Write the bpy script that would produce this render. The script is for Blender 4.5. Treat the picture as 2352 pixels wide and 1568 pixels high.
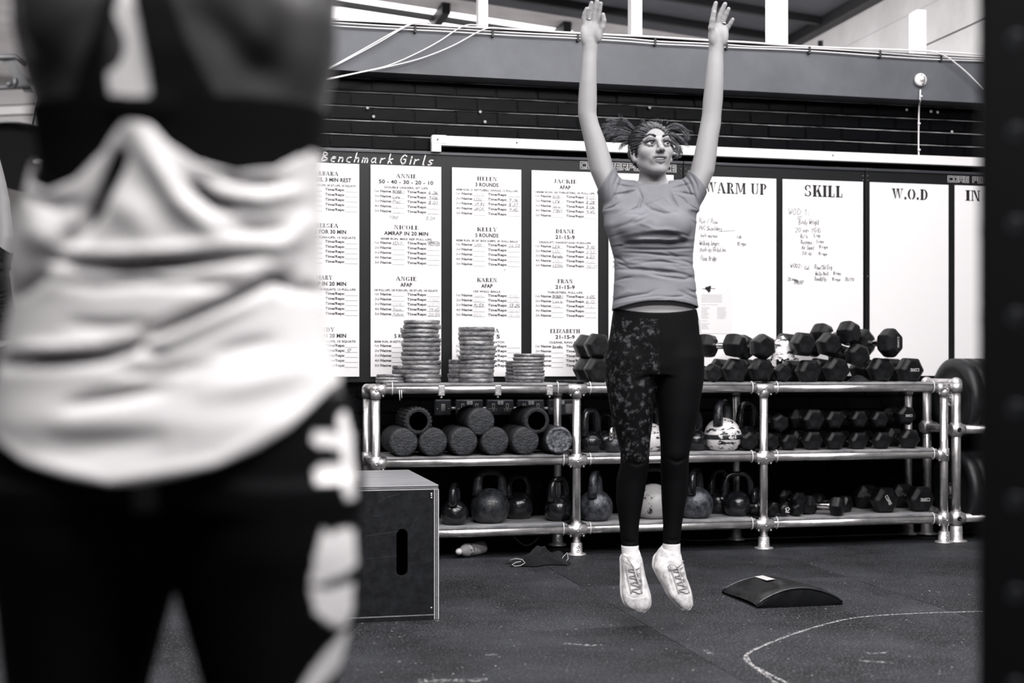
import bpy, bmesh, math, random
import numpy as np
from mathutils import Vector, Matrix, noise as mnoise
random.seed(7); rng = np.random.default_rng(7)
PI = math.pi
for o in list(bpy.data.objects): bpy.data.objects.remove(o)
scn = bpy.context.scene
COL = scn.collection

# ------------------------------------------------------------------ camera
FPX, CX, HY = 3000.0, 1176.0, 845.0        # focal length, centre column and eye level, in photo pixels (2352 x 1568)
CAMH, YAW = 0.945, math.radians(13.06)     # eye height (m), turn to the right of the wall's normal
SY, CY = math.sin(YAW), math.cos(YAW)
FWD = Vector((SY, CY, 0)); RIGHT = Vector((CY, -SY, 0))
cam_d = bpy.data.cameras.new('camera'); cam = bpy.data.objects.new('camera', cam_d); COL.objects.link(cam)
cam_d.sensor_width = 36.0; cam_d.lens = FPX / 2352 * 36
cam_d.shift_y = (HY - 784) / 2352
cam.location = (0, 0, CAMH); cam.rotation_euler = (PI / 2, 0, -YAW)
cam_d.clip_start = 0.05; cam_d.clip_end = 200
cam_d.dof.use_dof = True; cam_d.dof.focus_distance = 5.7; cam_d.dof.aperture_fstop = 2.0
scn.camera = cam
def P(x, y, d): return Vector((0, 0, CAMH)) + d * (FWD + (x - CX) / FPX * RIGHT + Vector((0, 0, (HY - y) / FPX)))
def PY(x, y, Y): return P(x, y, Y / (CY - (x - CX) / FPX * SY))
def PF(x, y): return P(x, y, FPX * CAMH / (y - HY))

# ------------------------------------------------------------------ world, light, exposure
scn.view_settings.view_transform = 'Standard'; scn.view_settings.look = 'None'
scn.view_settings.gamma = 1.0; scn.view_settings.use_curve_mapping = False
scn.view_settings.exposure = 0.0
w = bpy.data.worlds.new('overcast_sky'); scn.world = w; w.use_nodes = True
w.node_tree.nodes['Background'].inputs[0].default_value = (0.95, 0.97, 1.0, 1)
w.node_tree.nodes['Background'].inputs[1].default_value = 0.6
def area(name, loc, size, power, direction, spread=PI):
    l = bpy.data.lights.new(name, 'AREA'); l.shape = 'RECTANGLE'; l.size, l.size_y = size; l.energy = power
    l.color = (1.0, 0.985, 0.985); l.spread = spread
    o = bpy.data.objects.new(name, l); COL.objects.link(o); o.location = loc
    o.rotation_euler = Vector(direction).to_track_quat('-Z', 'Y').to_euler(); return o
# overhead area lights above the training floor, out of view; no panes are built
area('unseen_overhead_light', (2.6, 5.3, 3.74), (5.6, 0.7), 125, (0, 0.3, -1))
area('unseen_overhead_light', (2.4, 2.7, 3.76), (5.6, 0.8), 250, (0, 0.55, -1))
area('unseen_overhead_light', (1.2, 0.3, 3.80), (4.0, 0.8), 340, (0, 0.10, -1))
area('window_fill', (0.5, -6.85, 2.45), (6.0, 1.3), 50, (0.05, 1, -0.1))  # added behind the camera for frontal fill and board reflections
area('unseen_overhead_light', (2.6, 8.8, 3.70), (3.5, 1.0), 130, (0.25, 0, -1))  # added under the closed hall roof to brighten side wall and beam
area('unseen_overhead_light', (-3.2, 13.0, 4.35), (3.0, 2.0), 260, (0, 0.1, -1))  # added to brighten the dark far-left end of the hall
area('unseen_overhead_light', (-2.4, 5.4, 4.2), (2.0, 1.2), 90, (0.1, 0.1, -1))  # added to brighten the raised arm at the left edge
scn.cycles.max_bounces = 4; scn.cycles.diffuse_bounces = 2; scn.cycles.glossy_bounces = 2; scn.cycles.transmission_bounces = 4
scn.cycles.adaptive_threshold = 0.05
scn.cycles.caustics_reflective = False; scn.cycles.caustics_refractive = False

# ------------------------------------------------------------------ helpers: materials
def tone(v):
    if isinstance(v, (tuple, list)): return tuple(v) + ((1,) if len(v) == 3 else ())
    t = min(1, v / 0.35)
    return (v * (0.90 + 0.11 * t), v * (0.96 + 0.02 * t), v * (1.14 - 0.155 * t), 1)
MATS = {}
def mat(name, col, rough=0.5, metal=0.0, var=0.0, vscale=8.0, bump=0.0, bscale=40.0, col2=None, thr=None, coat=0.0,
        spec=0.5, emit=0.0, trans=0.0, stretch=None, ior=1.5, rvar=0.0):
    """procedural material: base colour, optional second colour by noise (soft with var, hard-edged with thr), fine bump"""
    if name in MATS: return MATS[name]
    m = bpy.data.materials.new(name); m.use_nodes = True; nt = m.node_tree; N = nt.nodes; L = nt.links
    b = N['Principled BSDF']; c = tone(col)
    b.inputs['Base Color'].default_value = c; b.inputs['Roughness'].default_value = rough; b.inputs['Metallic'].default_value = metal
    b.inputs['Specular IOR Level'].default_value = spec; b.inputs['Coat Weight'].default_value = coat; b.inputs['IOR'].default_value = ior
    b.inputs['Transmission Weight'].default_value = trans
    if emit: b.inputs['Emission Color'].default_value = c; b.inputs['Emission Strength'].default_value = emit
    if var or thr is not None or bump or rvar:
        tc = N.new('ShaderNodeTexCoord'); mp = N.new('ShaderNodeMapping'); L.new(tc.outputs['Object'], mp.inputs[0])
        if stretch: mp.inputs['Scale'].default_value = stretch
    if var or thr is not None:
        n = N.new('ShaderNodeTexNoise'); n.inputs['Scale'].default_value = vscale; n.inputs['Detail'].default_value = 4; n.inputs['Roughness'].default_value = 0.65
        L.new(mp.outputs[0], n.inputs['Vector'])
        r = N.new('ShaderNodeValToRGB'); L.new(n.outputs[0], r.inputs[0]); L.new(r.outputs[0], b.inputs['Base Color'])
        e = r.color_ramp.elements
        if thr is not None:
            e[0].position = thr - 0.015; e[1].position = thr + 0.015; e[0].color = c; e[1].color = tone(col2)
        else:
            c2 = tone(col2) if col2 is not None else tuple(min(1, x * (1 + 2 * var)) for x in c[:3]) + (1,)
            c1 = c if col2 is not None else tuple(x * (1 - var) for x in c[:3]) + (1,)
            e[0].position = 0.35; e[1].position = 0.68; e[0].color = c1; e[1].color = c2
    if rvar:
        n3 = N.new('ShaderNodeTexNoise'); n3.inputs['Scale'].default_value = vscale * 1.7; n3.inputs['Detail'].default_value = 5
        L.new(mp.outputs[0], n3.inputs['Vector']); mr = N.new('ShaderNodeMapRange'); L.new(n3.outputs[0], mr.inputs[0])
        mr.inputs[1].default_value = 0.3; mr.inputs[2].default_value = 0.7
        mr.inputs[3].default_value = max(0.02, rough - rvar); mr.inputs[4].default_value = min(1, rough + rvar); L.new(mr.outputs[0], b.inputs['Roughness'])
    if bump:
        n2 = N.new('ShaderNodeTexNoise'); n2.inputs['Scale'].default_value = bscale; n2.inputs['Detail'].default_value = 3
        L.new(mp.outputs[0], n2.inputs['Vector']); bp = N.new('ShaderNodeBump'); bp.inputs['Strength'].default_value = bump
        bp.inputs['Distance'].default_value = 0.01; L.new(n2.outputs[0], bp.inputs['Height']); L.new(bp.outputs[0], b.inputs['Normal'])
    MATS[name] = m; return m

# ------------------------------------------------------------------ helpers: meshes
class MB:
    """collects shapes into one mesh"""
    def __init__(s): s.v = []; s.f = []; s.sm = []
    def add(s, vs, fs, smooth=False):
        k = len(s.v); s.v += [tuple(v) for v in vs]; s.f += [tuple(i + k for i in f) for f in fs]; s.sm += [smooth] * len(fs); return s
    def box(s, lo, hi, bev=0.0):
        if bev <= 0:
            x0, y0, z0 = lo; x1, y1, z1 = hi
            return s.add([(x0,y0,z0),(x1,y0,z0),(x1,y1,z0),(x0,y1,z0),(x0,y0,z1),(x1,y0,z1),(x1,y1,z1),(x0,y1,z1)],
                         [(0,3,2,1),(4,5,6,7),(0,1,5,4),(1,2,6,5),(2,3,7,6),(3,0,4,7)])
        bm = bmesh.new(); bmesh.ops.create_cube(bm, size=1)
        for v in bm.verts: v.co = Vector([lo[i] + (v.co[i] + 0.5) * (hi[i] - lo[i]) for i in range(3)])
        bmesh.ops.bevel(bm, geom=bm.edges[:], offset=bev, segments=2, profile=0.5, affect='EDGES')
        return s.bm(bm)
    def bm(s, bm, smooth=False, M=None):
        bm.verts.index_update(); vs = [(M @ v.co if M else v.co) for v in bm.verts]
        s.add(vs, [[v.index for v in f.verts] for f in bm.faces], smooth); bm.free(); return s
    def tube(s, pts, r, seg=10, caps=True, smooth=True, flat=None):
        """swept tube through pts; r a number or one per point"""
        pts = [Vector(p) for p in pts]; n = len(pts); rs = r if isinstance(r, (list, tuple)) else [r] * n
        t0 = (pts[1] - pts[0]).normalized(); up = Vector((0, 0, 1)) if abs(t0.z) < 0.9 else Vector((1, 0, 0))
        a = t0.cross(up).normalized(); vs = []; fs = []
        for i, p in enumerate(pts):
            t = (pts[min(i + 1, n - 1)] - pts[max(i - 1, 0)])
            t = t.normalized() if t.length > 1e-9 else t0
            a = (a - t * a.dot(t)).normalized(); b = t.cross(a)
            for k in range(seg):
                q = 2 * PI * k / seg; vs.append(p + rs[i] * (math.cos(q) * a + (flat or 1) * math.sin(q) * b))
        for i in range(n - 1):
            for k in range(seg):
                j = (k + 1) % seg; fs.append((i*seg+k, i*seg+j, (i+1)*seg+j, (i+1)*seg+k))
        s.add(vs, fs, smooth)
        if caps:
            k0 = len(s.v) - n * seg
            s.f.append(tuple(k0 + k for k in range(seg))[::-1]); s.f.append(tuple(k0 + (n-1)*seg + k for k in range(seg))); s.sm += [False, False]
        return s
    def lathe(s, prof, seg=24, M=None, smooth=True, closed=False):
        """profile of (radius, height) turned about z"""
        vs = []; fs = []; n = len(prof)
        for r, z in prof:
            for k in range(seg):
                q = 2 * PI * k / seg; v = Vector((r * math.cos(q), r * math.sin(q), z)); vs.append(M @ v if M else v)
        for i in range(n if closed else n - 1):
            i2 = (i + 1) % n
            for k in range(seg):
                j = (k + 1) % seg; fs.append((i*seg+k, i*seg+j, i2*seg+j, i2*seg+k))
        s.add(vs, fs, smooth)
        k0 = len(s.v) - n * seg
        if not closed:
            if prof[0][0] > 1e-6: s.f.append(tuple(k0 + k for k in range(seg))[::-1]); s.sm.append(False)
            if prof[-1][0] > 1e-6: s.f.append(tuple(k0 + (n-1)*seg + k for k in range(seg))); s.sm.append(False)
        return s
    def ball(s, c, r, seg=16, rings=10, scale=(1, 1, 1)):
        c = Vector(c); vs = []; fs = []
        for i in range(rings + 1):
            th = PI * i / rings
            for k in range(seg):
                q = 2 * PI * k / seg
                vs.append(c + r * Vector((scale[0] * math.sin(th) * math.cos(q), scale[1] * math.sin(th) * math.sin(q), scale[2] * math.cos(th))))
        for i in range(rings):
            for k in range(seg):
                j = (k + 1) % seg; fs.append((i*seg+k, (i+1)*seg+k, (i+1)*seg+j, i*seg+j))
        return s.add(vs, fs, True)
    def ribbon(s, pts, wd, nrm=Vector((0, -1, 0))):
        """flat strokes lying in a plane; mitred quads"""
        pts = [Vector(p) for p in pts]
        for a, b in zip(pts, pts[1:]):
            d = (b - a)
            if d.length < 1e-9: continue
            d.normalize(); n = d.cross(nrm).normalized() * wd / 2; e = d * wd * 0.35
            s.add([a - e - n, b + e - n, b + e + n, a - e + n], [(0, 1, 2, 3)])
        return s
    def mesh(s, name):
        me = bpy.data.meshes.new(name); me.from_pydata([tuple(v) for v in s.v], [], s.f)
        me.polygons.foreach_set('use_smooth', s.sm); me.update(); return me
    def build(s, name, m=None, parent=None, fix=True):
        me = s.mesh(name)
        if fix:
            bm = bmesh.new(); bm.from_mesh(me); bmesh.ops.recalc_face_normals(bm, faces=bm.faces[:]); bm.to_mesh(me); bm.free()
        return link(name, me, m, parent)
def link(name, me, m=None, parent=None):
    o = bpy.data.objects.new(name, me); COL.objects.link(o)
    if m: me.materials.clear(); me.materials.append(m)
    if parent: o.parent = parent
    return o
def thing(name, label, cat, loc=(0, 0, 0), rotz=0.0, group=None, rot=None):
    o = bpy.data.objects.new(name, None); COL.objects.link(o); o.empty_display_size = 0.05
    o.location = loc; o.rotation_euler = rot if rot else (0, 0, rotz)
    return tag(o, label, cat, group)
def tag(o, label=None, cat=None, group=None, kind=None):
    if label: o['label'] = label
    if cat: o['category'] = cat
    if group: o['group'] = group
    if kind: o['kind'] = kind
    return o
def struct(o): o['kind'] = 'structure'; return o
def copy_tree(o, parent=None):
    c = o.copy(); COL.objects.link(c); c.parent = parent
    for ch in o.children: copy_tree(ch, c)
    return c
def rows(*a): return a
# ------------------------------------------------------------------ lettering (flat print)
_tc = {}
def text_geo(s, bold=0.0):
    """filled outline of a string in the default face, cap height scaled to 1, origin at left baseline; returns verts2d, faces, width"""
    key = (s, bold)
    if key in _tc: return _tc[key]
    cu = bpy.data.curves.new('t', 'FONT'); cu.body = s; cu.size = 1; cu.resolution_u = 3; cu.offset = bold; cu.space_character = 1.06
    cu.dimensions = '2D'; cu.fill_mode = 'FRONT'
    o = bpy.data.objects.new('t', cu); COL.objects.link(o)
    dg = bpy.context.evaluated_depsgraph_get(); me = bpy.data.meshes.new_from_object(o.evaluated_get(dg))
    k = 1 / 0.73
    vs = [(v.co.x * k, v.co.y * k) for v in me.vertices]; fs = [tuple(p.vertices) for p in me.polygons]
    bpy.data.objects.remove(o); bpy.data.curves.remove(cu); bpy.data.meshes.remove(me)
    x0 = min((v[0] for v in vs), default=0); x1 = max((v[0] for v in vs), default=0)
    _tc[key] = ([(x - x0, y) for x, y in vs], fs, x1 - x0); return _tc[key]

# stencil slab serif capitals, built from bars and bowls (cap height 1)
def _R(x0, y0, x1, y1): return [(x0, y0), (x1, y0), (x1, y1), (x0, y1)]
def _arc(cx, cy, rx, ry, tx, ty, a0, a1, n=9):
    A = [math.radians(a0 + (a1 - a0) * i / n) for i in range(n + 1)]; out = []
    for p, q in zip(A, A[1:]):
        out.append([(cx+rx*math.cos(p), cy+ry*math.sin(p)), (cx+rx*math.cos(q), cy+ry*math.sin(q)),
                    (cx+(rx-tx)*math.cos(q), cy+(ry-ty)*math.sin(q)), (cx+(rx-tx)*math.cos(p), cy+(ry-ty)*math.sin(p))])
    return out
def _I(x, y0=0, y1=1, t=.27, s=.08, top=True, bot=True):
    o = [_R(x, y0, x + t, y1)]
    if bot: o.append(_R(x - s, y0, x + t + s, y0 + .08))
    if top: o.append(_R(x - s, y1 - .08, x + t + s, y1))
    return o
STEN = {
 'A': (.86, [[(.30,1),(.50,1),(.86,0),(.60,0)], [(.28,.94),(.33,.78),(.15,.08),(.06,.08)], _R(0,0,.26,.08), _R(.54,0,.92,.08), _R(.2,.28,.40,.36)]),
 'B': (.74, _I(.09) + _arc(.38,.755,.30,.245,.19,.08,-80,80) + _arc(.38,.26,.34,.26,.2,.08,-80,80)),
 'C': (.74, _arc(.40,.5,.40,.5,.22,.09,100,260) + _arc(.42,.5,.32,.5,.12,.09,25,80) + _arc(.42,.5,.32,.5,.10,.09,280,335) + [_R(.64,.66,.72,.98)]),
 'D': (.82, _I(.09) + _arc(.40,.5,.42,.5,.22,.09,-80,80)),
 'E': (.68, _I(.09) + [_R(.36,.92,.66,1), _R(.58,.72,.66,1), _R(.36,0,.68,.08), _R(.6,0,.68,.3), _R(.36,.47,.5,.55), _R(.48,.38,.54,.64)]),
 'F': (.64, _I(.09) + [_R(.36,.92,.64,1), _R(.56,.70,.64,1), _R(.36,.47,.5,.55), _R(.48,.38,.54,.64)]),
 'G': (.82, _arc(.40,.5,.40,.5,.22,.09,100,260) + _arc(.42,.5,.32,.5,.12,.09,25,80) + _arc(.42,.5,.30,.5,.10,.09,280,320) + _I(.55,0,.42,.2,.07,True,False) + [_R(.64,.66,.72,.98)]),
 'H': (.94, _I(.09) + _I(.60) + [_R(.35,.46,.53,.55)]),
 'I': (.40, _I(.09)),
 'J': (.56, _I(.25,.14,1,.22,.09,True,False) + _arc(.22,.2,.24,.2,.14,.09,180,270) + _arc(.27,.2,.2,.2,.16,.09,280,350)),
 'K': (.86, _I(.09) + [[(.36,.42),(.66,.94),(.76,.94),(.42,.36)], [(.42,.56),(.60,.70),(.88,.06),(.62,.06)], _R(.54,.92,.84,1), _R(.54,0,.92,.08)]),
 'L': (.66, _I(.09) + [_R(.36,0,.66,.08), _R(.58,0,.66,.34)]),
 'M': (1.1, _I(.09,0,1,.10,.09) + _I(.82,0,1,.22,.07) + [[(.18,1),(.36,1),(.58,.2),(.50,.06)], [(.60,.26),(.66,.1),(.86,.86),(.82,1),(.80,1)]]),
 'N': (.86, _I(.09,0,1,.09,.09) + _I(.66,0,1,.09,.09) + [[(.18,1),(.38,1),(.72,.0),(.60,.0)]]),
 'O': (.84, _arc(.40,.5,.40,.5,.22,.09,98,262) + _arc(.44,.5,.40,.5,.22,.09,-82,82)),
 'P': (.72, _I(.09) + _arc(.38,.73,.34,.27,.2,.08,-80,80)),
 'R': (.84, _I(.09) + _arc(.38,.75,.32,.25,.2,.08,-80,80) + [[(.38,.48),(.58,.48),(.80,.06),(.58,.06)], _R(.52,0,.88,.08)]),
 'S': (.66, _arc(.32,.74,.30,.26,.17,.08,30,255) + _arc(.34,.26,.32,.26,.18,.08,210,435) + [_R(.50,.68,.58,.98), _R(.04,.02,.12,.32)]),
 'T': (.74, _I(.26,0,1,.22,.09,False,True) + [_R(0,.92,.23,1), _R(.51,.92,.74,1), _R(0,.7,.08,1), _R(.66,.7,.74,1), _R(.26,.92,.48,1)]),
 'U': (.84, _I(.09,.28,1,.22,.09,True,False) + _I(.66,.28,1,.09,.09,True,False) + _arc(.40,.3,.31,.3,.22,.09,180,262) + _arc(.44,.3,.31,.3,.10,.09,278,360)),
 'V': (.82, [[(.06,.94),(.30,.94),(.50,.2),(.42,0)], [(.50,.04),(.56,.22),(.76,.94),(.68,.94)], _R(-.02,.92,.38,1), _R(.56,.92,.86,1)]),
 'W': (1.2, [[(.06,.94),(.30,.94),(.42,.2),(.36,0)], [(.40,0),(.46,.2),(.60,.9),(.52,.9)], [(.56,.94),(.76,.94),(.88,.2),(.82,0)], [(.86,0),(.92,.2),(1.12,.94),(1.04,.94)], _R(-.02,.92,.36,1), _R(.46,.92,.82,1), _R(.94,.92,1.22,1)]),
 'Y': (.80, _I(.30,0,.44,.22,.09,False,True) + [[(.04,.94),(.28,.94),(.50,.48),(.32,.48)], [(.54,.52),(.60,.52),(.76,.94),(.68,.94)], _R(-.02,.92,.36,1), _R(.56,.92,.84,1)]),
 'Z': (.70, [[(.42,.92),(.66,.92),(.28,.08),(.04,.08)], _R(.02,.92,.40,1), _R(.02,.7,.10,1), _R(.30,0,.68,.08), _R(.6,0,.68,.32)]),
 '.': (.30, [_R(.04,0,.26,.24)]), ' ': (.34, [])}
STEN['X'] = STEN['K']; STEN['Q'] = STEN['O']
def stencil_geo(s):
    vs = []; fs = []; x = 0
    for ch in s:
        wd, polys = STEN[ch]
        for p in polys:
            k = len(vs); vs += [(x + a, b) for a, b in p]; fs.append(tuple(range(k, k + len(p))))
        x += wd + .10
    return vs, fs, x - .10
# single-stroke hand lettering: digits are x then y; 0 descender, 2 baseline, 5 x-height, 8 cap height
HAND = dict(p.split('=', 1) for p in """A=02 28 42|15 35;B=02 08 37 36 05|05 44 43 02;C=47 28 06 04 22 43;D=02 08 27 45 33 02;E=48 08 02 42|05 35;F=48 08 02|05 35;G=47 28 06 04 22 43 45 25;H=08 02|48 42|05 45;I=28 22;J=38 33 12 03;K=08 02|48 05 42;L=08 02 42;M=02 08 24 48 42;N=02 08 42 48;O=28 06 04 22 44 46 28;P=02 08 38 46 35 05;R=02 08 38 46 35 05|25 42;S=47 28 06 25 44 33 12 03;T=08 48|28 22;U=08 03 12 32 43 48;V=08 22 48;W=08 12 25 32 48;X=08 42|48 02;Y=08 25 48|25 22;Z=08 48 02 42;a=35 15 04 03 12 33|35 33 42;b=08 02 32 44 35 04;c=35 15 04 03 12 32;d=35 15 03 12 33|38 32;e=04 34 35 15 03 12 32;f=48 28 17 12|05 35;g=35 15 03 12 33|35 30 10;h=08 02|04 25 34 32;i=15 12|17 16;j=25 20 10|27 26;k=08 02|35 04 32;l=18 12 22;m=05 02|04 15 24 22|24 35 44 42;n=05 02|04 25 34 32;o=15 03 12 32 43 35 15;p=05 00|05 35 43 32 02;q=35 15 03 12 33|35 30;r=05 02|04 25 35;s=35 15 04 33 22 02;t=18 12 32|05 35;u=05 03 12 32|35 32;v=05 22 45;w=05 12 24 32 45;x=05 32|35 02;y=05 22|45 10;z=05 35 02 32;0=28 06 04 22 44 46 28;1=16 28 22;2=07 28 46 02 42;3=08 48 25 44 22 03;4=38 04 44|36 32;5=48 08 05 35 43 22 02;6=38 05 03 22 43 35 04;7=08 48 12;8=25 07 28 47 25 03 22 43 25;9=45 25 07 28 47 45 22;:=25 24|23 22;.=22 23;/=02 48;'=28 26;+=05 45|27 23;-=05 35;(=38 15 32;)=18 35 12;_=01 41""".split(';'))
BLOCK = dict(p.split('=', 1) for p in """C=48 08 02 42;O=08 48 42 02 08;R=02 08 48 45 05|25 42;E=48 08 02 42|05 45;P=02 08 48 45 05;F=48 08 02|05 45;M=02 08 48 42|28 23;A=02 08 48 42|04 44;N=02 08 48 42;1=28 22""".split(';'))
def strokes(s, size, slant=0.0, space=1.25, jit=0.0, font=HAND, wx=0.62):
    """polylines (x, z) of a hand-written string, cap height = size"""
    out = []; x = 0; k = size / 6.0
    for ch in s:
        if ch == ' ': x += 3.4; continue
        g = font.get(ch)
        if g is None: x += 3; continue
        mx = 0
        jx, jy = random.uniform(-jit, jit), random.uniform(-jit, jit)
        for part in g.split('|'):
            pl = []
            for c in part.split():
                px, py = int(c[0]), int(c[1]) - 2; mx = max(mx, px)
                px += random.uniform(-jit, jit) * .5; py += random.uniform(-jit, jit) * .5
                pl.append(((x + (px + jx) / wx * .62 + slant * py) * k, (py + jy) * k))
            out.append(pl)
        x += (mx + space) / wx * .62
    return out, x * k
class Print:
    """collects flat print on a plane x, z (facing -y) at depth y"""
    def __init__(s, y): s.mb = MB(); s.y = y
    def geo(s, g, x, z, h, width=None, align='l', shear=0.0):
        vs, fs, wd = g; sx = (width / wd) if width else h
        x0 = x - (wd * sx / 2 if align == 'c' else wd * sx if align == 'r' else 0)
        s.mb.add([(x0 + a * sx + shear * b * h, s.y, z + b * h) for a, b in vs], fs); return s
    def hand(s, t, x, z, size, wd=.0022, slant=0.12, jit=0.35, width=None, space=1.25, font=HAND, align='l'):
        pls, tot = strokes(t, size, slant, space, jit, font); f = width / tot if width else 1
        if align == 'c': x -= tot * f / 2
        for pl in pls: s.mb.ribbon([(x + a * f, s.y, z + b) for a, b in pl], wd)
        return s
    def line(s, x0, z0, x1, z1, wd): s.mb.ribbon([(x0, s.y, z0), (x1, s.y, z1)], wd); return s
    def build(s, name, m, parent):
        if s.mb.f: o = s.mb.build(name, m, parent, fix=False); o['kind'] = 'stuff'; return o
# ------------------------------------------------------------------ materials of the room
M_black_paint = mat('black_wall_paint', .0040, .30, bump=.10, bscale=22, spec=.05)
M_mortar = mat('painted_mortar', .0025, .3, bump=.3, bscale=60, spec=.07)
M_beam = mat('grey_beam_paint', .105, .5, var=.12, vscale=3, bump=.05, bscale=200)
M_white = mat('white_plastic', .86, .35)
M_rubber = mat('rubber_floor', .008, .55, vscale=1.6, var=.6, bump=.8, bscale=300, col2=.058, spec=.25)
M_rubber2 = mat('rubber_floor_dark', .007, .55, vscale=1.9, var=.6, bump=.8, bscale=300, col2=.048, spec=.25)
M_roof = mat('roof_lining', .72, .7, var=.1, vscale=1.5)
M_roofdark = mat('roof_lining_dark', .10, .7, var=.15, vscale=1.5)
M_steel_dark = mat('dark_painted_steel', .012, .5)
M_clad = mat('cladding_sheet', .62, .6, var=.08, vscale=2)
M_sky = mat('daylit_rooflight', 1.0, .5, emit=2.2)
M_pane = mat('daylit_window', .9, .5, emit=.8)
M_hallwall = mat('pale_hall_wall', .42, .7, var=.15, vscale=1.2)

def speckle(m, scale, thr, v):
    N, L = m.node_tree.nodes, m.node_tree.links; b = N['Principled BSDF']; src = b.inputs['Base Color'].links[0].from_socket
    tc = N.new('ShaderNodeTexCoord'); n = N.new('ShaderNodeTexNoise'); n.inputs['Scale'].default_value = scale; n.inputs['Detail'].default_value = 2; L.new(tc.outputs['Object'], n.inputs['Vector'])
    r = N.new('ShaderNodeMapRange'); r.inputs[1].default_value = thr; r.inputs[2].default_value = thr + .08; L.new(n.outputs[0], r.inputs[0])
    mx = N.new('ShaderNodeMix'); mx.data_type = 'RGBA'; L.new(r.outputs[0], mx.inputs['Factor']); L.new(src, mx.inputs['A']); mx.inputs['B'].default_value = tone(v); L.new(mx.outputs['Result'], b.inputs['Base Color'])
speckle(M_rubber, 120, .58, .16); speckle(M_rubber2, 120, .59, .14)
struct(MB().box((-9, 7.2, -.02), (4.84, 18.5, .0)).build('floor', mat('bounce_slab', .62, .7, var=.15, vscale=1.5)))  # unseen hall slab, made pale to bounce light onto the roof
# ------------------------------------------------------------------ floor of rubber mats
YW = 6.86                                  # face of the painted brick wall
fl = struct(MB().box((-9, -7, -.04), (9, 20, -.006)).build('floor', M_mortar))
mat_me = {}
def rubber_mat(x0, x1, y0, y1, m):
    k = (round(x1 - x0, 3), round(y1 - y0, 3), m.name)
    if k not in mat_me: mat_me[k] = MB().box((0.0012, 0.0012, -.008), (x1 - x0 - .0012, y1 - y0 - .0012, 0), .0012).mesh('rubber_mat'); mat_me[k].materials.append(m)
    o = link('rubber_mat', mat_me[k], None, fl); o.location = (x0, y0, random.uniform(-.0006, 0))
for c in range(-4, 6):
    x0 = 1.57 + 1.245 * c; st = 5.44 if c % 2 == 0 else 4.56
    for r in range(-6, 2):
        y0 = st + 1.83 * r; y1 = min(y0 + 1.83, 6.62) if y0 < 6.5 else None
        if y1 is None or y1 - y0 < .05: continue
        rubber_mat(x0, x0 + 1.245, y0, y1, M_rubber if (c + r) % 2 else M_rubber2)

# ------------------------------------------------------------------ painted brick wall
wl = struct(MB().box((-.3, YW + .02, 0), (6.6, YW + .3, 2.60)).build('wall_back', M_mortar))
def brick_mesh(i):
    bm = bmesh.new(); bmesh.ops.create_cube(bm, size=1)
    for v in bm.verts: v.co = Vector((v.co.x * .220, v.co.y * .05, v.co.z * .068))
    bmesh.ops.bevel(bm, geom=[e for e in bm.edges], offset=.007, segments=2, affect='EDGES')
    for v in bm.verts: v.co += Vector((random.uniform(-.002, .002), 0, random.uniform(-.0014, .0014)))
    me = bpy.data.meshes.new('brick'); bm.to_mesh(me); bm.free(); me.materials.append(M_black_paint); return me
BR = [brick_mesh(i) for i in range(9)]
def courses(z0, z1, xa, xb):
    n = int((z1 - z0) / .075)
    for r in range(n):
        z = z0 + .075 * (r + .5); x = xa + (.1125 if round(z / .075) % 2 else 0)
        while x < xb:
            o = link('brick', random.choice(BR), None, wl); o.location = (x, YW + .034 + random.uniform(-.003, .003), z + random.uniform(-.0015, .0015))
            o.rotation_euler = (random.uniform(-.006, .006), random.uniform(-.006, .006), random.uniform(-.004, .004)); x += .225
M_joint_glint = mat('joint_highlight', .006, .7, var=.5, vscale=9, col2=.6, stretch=(.5, 3, 6), bump=.6, bscale=60)
for r in range(7):                           # light along the brick edges, painted as pale ridges on the joints
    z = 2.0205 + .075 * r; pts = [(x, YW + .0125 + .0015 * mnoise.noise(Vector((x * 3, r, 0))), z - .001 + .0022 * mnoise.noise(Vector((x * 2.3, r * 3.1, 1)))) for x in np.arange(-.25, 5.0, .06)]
    MB().tube(pts, [.0026 + .0016 * mnoise.noise(Vector((p[0] * 6, r, 4))) for p in pts], 5).build('highlight_ridge', M_joint_glint, wl)
courses(2.02, 2.475, -.18, 5.0)
courses(.18, .86, .75, 4.3)

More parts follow.
